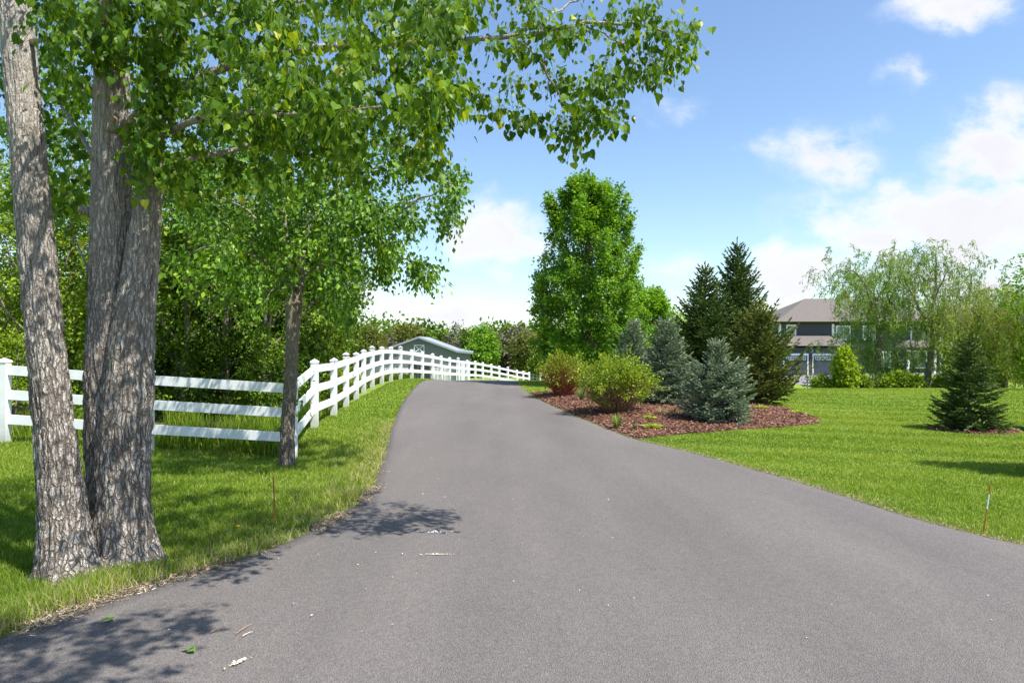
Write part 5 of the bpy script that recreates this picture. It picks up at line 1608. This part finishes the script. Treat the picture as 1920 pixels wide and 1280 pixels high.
# ---- distant trees
def build_far():
    protos = {}
    kinds = {'olive': (LEAF_OLIVE, 'round', .40, .10, 30), 'green': (LEAF_WOOD, 'egg', .36, .06, 34), 'bright': (LEAF_MAPLE, 'egg', .36, .05, 34), 'bare': (LEAF_GREY, 'egg', .34, .12, 12)}
    used = {}
    G = 'trees on the far treeline'
    rows = [  # px, d, ytop, kind, label
        (622, 82, 628, 'olive', 'olive tree at the left end of the treeline beside the lime bush'),
        (655, 86, 622, 'olive', 'rounded olive tree left of the barn, behind the white posts'),
        (690, 84, 615, 'olive', 'tallest olive tree left of the barn'),
        (726, 88, 624, 'bare', 'thin greyish tree by the left slope of the barn roof'),
        (762, 92, 612, 'olive', 'olive brown tree top above the left slope of the barn roof'),
        (795, 94, 622, 'green', 'green tree top right above the barn ridge'),
        (828, 96, 624, 'green', 'green tree behind the right slope of the barn roof'),
        (856, 92, 606, 'bare', 'spindly taller tree rising behind the right end of the barn'),
        (884, 90, 622, 'green', 'tree just right of the barn corner'),
        (906, 80, 612, 'bright', 'bright green broad tree right of the barn'),
        (932, 84, 620, 'bare', 'greyish half bare tree right of the bright green one'),
        (952, 86, 614, 'green', 'green tree midway between the barn and the tall maple'),
        (976, 82, 606, 'bare', 'pale bare topped tree left of the tall maple'),
        (998, 78, 624, 'olive', 'olive tree at the left foot of the tall maple'),
        (1016, 72, 646, 'green', 'dark green low tree behind the red stemmed dogwood'),
        (1050, 84, 632, 'green', 'tree mostly hidden behind the tall maple'),
        (1437, 110, 618, 'green', 'distant tree in the gap between the olive spruce and the house'),
        (1455, 112, 626, 'olive', 'distant olive tree touching the left side of the house')]
    for i, (px, d, yt, kind, lab) in enumerate(rows):
        b_ = gp(px, d); Hh = top_h(px, yt, d, b_)
        lm, shp, rr, z0, nl = kinds[kind]
        if kind not in used or used[kind][1] < 2:
            o = broadleaf('distant_tree', lab, b_, Hh, Hh * rr, z0, 600 + i, 150, nl, .36, .30, lm, BARK_GREY, group=G, shape=shp, rough=.5, limbs=7)
            n = used.get(kind, (None, 0))[1] + 1
            used[kind] = ([*(used[kind][0] if kind in used else []), (o, Hh)], n)
        else:
            src, H0 = used[kind][0][i % 2]
            o = copy_tree(src); o.location = tuple(b_); s = Hh / H0
            o.scale = (s * (1 + .15 * math.sin(i * 2.1)), s, s); o.rotation_euler.z = i * 1.7
            o['label'] = lab
    # far-off wood closing the horizon
    rng = np.random.default_rng(90); a = Acc(); n = 6500
    x = rng.uniform(-170, 190, n); y = 118 + rng.random(n) * 12 + 8 * np.sin(x * .05)
    top = 5.2 + 3.6 * fbm(x * .11, y * 0, 0, 6, 4)
    top = np.where(x > 45, top + 1.5, top)
    z = h(x, y) + top * rng.random(n) ** .7
    m = 10; P = np.repeat(np.stack([x, y, z], -1), m, 0) + rng.normal(0, .7, (n * m, 3))
    place(a, DIAMOND, P, rng.normal(0, 1, (n * m, 3)), rng.normal(0, .6, (n * m, 3)) + (0, 0, .6), rng.uniform(.6, 1.0, n * m), np.clip(np.repeat(.35 + .5 * (fbm(x * .2, y * .2, 3, 8, 3) - .3), m) + rng.normal(0, .16, n * m), 0, 1))
    tag(a.build('far_wood', LEAF_WOOD), 'far off green wood closing the horizon', 'wood', kind='stuff')


build_far()

# ------------------------------------------------------------------ small things on and beside the drive
M_STAKE = simple('orange_stake', (.46, .085, .012), .5, .15)
M_STAKE2 = simple('rust_stake', (.30, .055, .018), .6, .2)
M_WHITE = simple('white_band', (.75, .78, .82), .4, .04)


def stake(label, p_bot, p_top, m, r, band=None):
    d = p_bot[1]; top = at(p_top[0], p_top[1], d) - p_bot
    root = thing('driveway_marker', label, 'marker stake', p_bot)
    a = Acc(); tube(a, [top * -.06, top * .5, top * .985, top], [r, r, r, r * .5], 10); a.build('rod', m, root, smooth=False)
    if band:
        a = Acc(); tube(a, [top * band[0], top * band[1]], r * 1.12, 10); a.build('reflective_band', M_WHITE, root)


stake('orange driveway marker with a white band at the right edge of the lawn', ground(1844, 1000), (1857, 908), M_STAKE, .0048, (.5, .8))
stake('thin rust red marker stake in the grass left of the drive', ground(517, 984), (512, 893), M_STAKE2, .0055)

M_FALLEN = leafmat('fallen_leaf', [(0, (.10, .22, .04)), (1, (.2, .34, .07))], .2, .4)


def fallen(label, px, py, n, seed):
    rng = np.random.default_rng(seed); a = Acc(); p = ground(px, py); p = np.array([p[0], p[1], hz(p[0], p[1]) + .036])
    P = np.zeros((n, 3)); th = rng.uniform(0, PI) + np.arange(n) * 2.4
    D = np.stack([np.cos(th), np.sin(th), .15 + 0 * th], -1); N = np.stack([rng.normal(0, .25, n), rng.normal(0, .25, n), np.ones(n)], -1)
    place(a, HEART, P, D, N, rng.uniform(.042, .058, n), rng.random(n))
    tag(a.build('fallen_leaf', M_FALLEN, loc=tuple(p)), label, 'leaf')


fallen('green fallen leaf pair in the shade near the left edge of the drive', 205, 1173, 2, 1)
fallen('green fallen leaf sprig lower on the drive by the tip of the shadow', 357, 1231, 3, 2)
M_TWIG = simple('dry_twig', (.36, .20, .12), .8, .2); M_TWIG2 = simple('pale_twig', (.62, .56, .48), .8, .15)
for (x0, y0, x1, y1, m, lab) in ((395, 1198, 424, 1187, M_TWIG, 'straight reddish twig on the asphalt, left of the others'), (443, 1200, 471, 1183, M_TWIG, 'bent brown twig on the asphalt'),
                                 (455, 1205, 474, 1197, M_TWIG2, 'short pale twig on the asphalt below the bent one')):
    p = ground(x0, y0); q = ground(x1, y1); a = Acc()
    u = np.linspace(0, 1, 6)[:, None]; C = p * (1 - u) + q * u + np.array([0, .02, 0]) * np.sin(u * PI); C[:, 2] = h(C[:, 0], C[:, 1]) + .036
    tube(a, C - p, np.linspace(.0024, .0014, 6), 6); tag(a.build('twig', m, loc=tuple(p)), lab, 'twig')
M_PALE = simple('pale_catkin', (.66, .62, .42), .8, .15, 20)


def crumbs(name, label, px, py, n, sx, sy, rot, seed, m, sz=(.006, .013)):
    rng = np.random.default_rng(seed); a = Acc(); p = ground(px, py)
    t = rng.normal(0, 1, (n, 2)) * (sx, sy); c, s = math.cos(rot), math.sin(rot)
    xy = np.stack([t[:, 0] * c - t[:, 1] * s, t[:, 0] * s + t[:, 1] * c], -1)
    P = np.concatenate([xy, (h(p[0] + xy[:, 0], p[1] + xy[:, 1]) + .036 - p[2])[:, None]], 1)
    for k in range(n):
        r = rng.uniform(*sz)
        O = np.array([[1, 0, 0], [0, 1, 0], [-1, 0, 0], [0, -1, 0], [0, 0, .5], [0, 0, -.3]]) * r * rng.uniform(.6, 1.3, (6, 1)) + P[k]
        a.add(O, [[[0, 1, 4], [1, 2, 4], [2, 3, 4], [3, 0, 4], [1, 0, 5], [2, 1, 5], [3, 2, 5], [0, 3, 5]]])
    tag(a.build(name, m, loc=tuple(p)), label, 'debris')


crumbs('catkin_crumbs', 'crumbled pale catkin lying at the bottom of the photo on the asphalt', 447, 1255, 44, .03, .010, .9, 1, M_PALE, (.004, .009))
crumbs('seed_fluff', 'flat streak of pale fluff on the drive below the leaf shadows', 815, 1048, 40, .06, .006, 0, 2, M_PALE, (.003, .007))
crumbs('seed_fluff', 'small scatter of white fluff at the tip of the upper leaf shadows', 815, 1005, 26, .05, .02, 0, 3, M_WHITE, (.003, .007))


def flecks():
    rng = np.random.default_rng(44); a = Acc(); n = 300
    y = 3.0 * np.exp(rng.random(n) * math.log(6)); x = rng.uniform(edge_l(y) + .05, np.minimum(edge_r(y), 4.5) - .05)
    k = rng.random(n) < np.where(x < .5, 1, .45); x, y = x[k], y[k]; n = len(x)
    th = rng.uniform(0, PI, n)
    place(a, DIAMOND, np.stack([x, y, h(x, y) + .038], -1), np.stack([np.cos(th), np.sin(th), .1 + 0 * th], -1), np.stack([rng.normal(0, .3, n), rng.normal(0, .3, n), np.ones(n)], -1),
          rng.uniform(.005, .017, n), rng.random(n))
    m, nt, b = mat('fleck'); at_ = nt.nodes.new('ShaderNodeAttribute'); at_.attribute_name = 'rnd'
    nt.links.new(ramp(nt, at_.outputs['Fac'], [(0, (.18, .13, .08)), (.35, (.45, .40, .32)), (.6, (.72, .70, .66))]), b.inputs['Base Color'])
    tag(a.build('drive_litter', m), 'small pale seed flecks and bits strewn over the drive', 'litter', kind='stuff')


flecks()
p = ground(446, 1003); a = Acc(); rng_ = np.random.default_rng(2)
th = np.linspace(0, 2 * PI, 15)[:-1]
place(a, NARROW, np.zeros((14, 3)) + (0, 0, .07), np.stack([np.cos(th), np.sin(th), .4 + 0 * th], -1), np.tile([0, 0, 1.], (14, 1)), .022, rng_.random(14))
o = thing('dandelion', 'yellow dandelion flower in the verge left of the drive', 'flower', p)
a.build('flower_head', simple('dandelion_yellow', (.75, .42, .01), .6, .1), o)
a = Acc(); tube(a, [np.array([0, 0, -.02]), np.array([0, 0, .07])], .002, 5); a.build('flower_stem', M_IRIS, o)
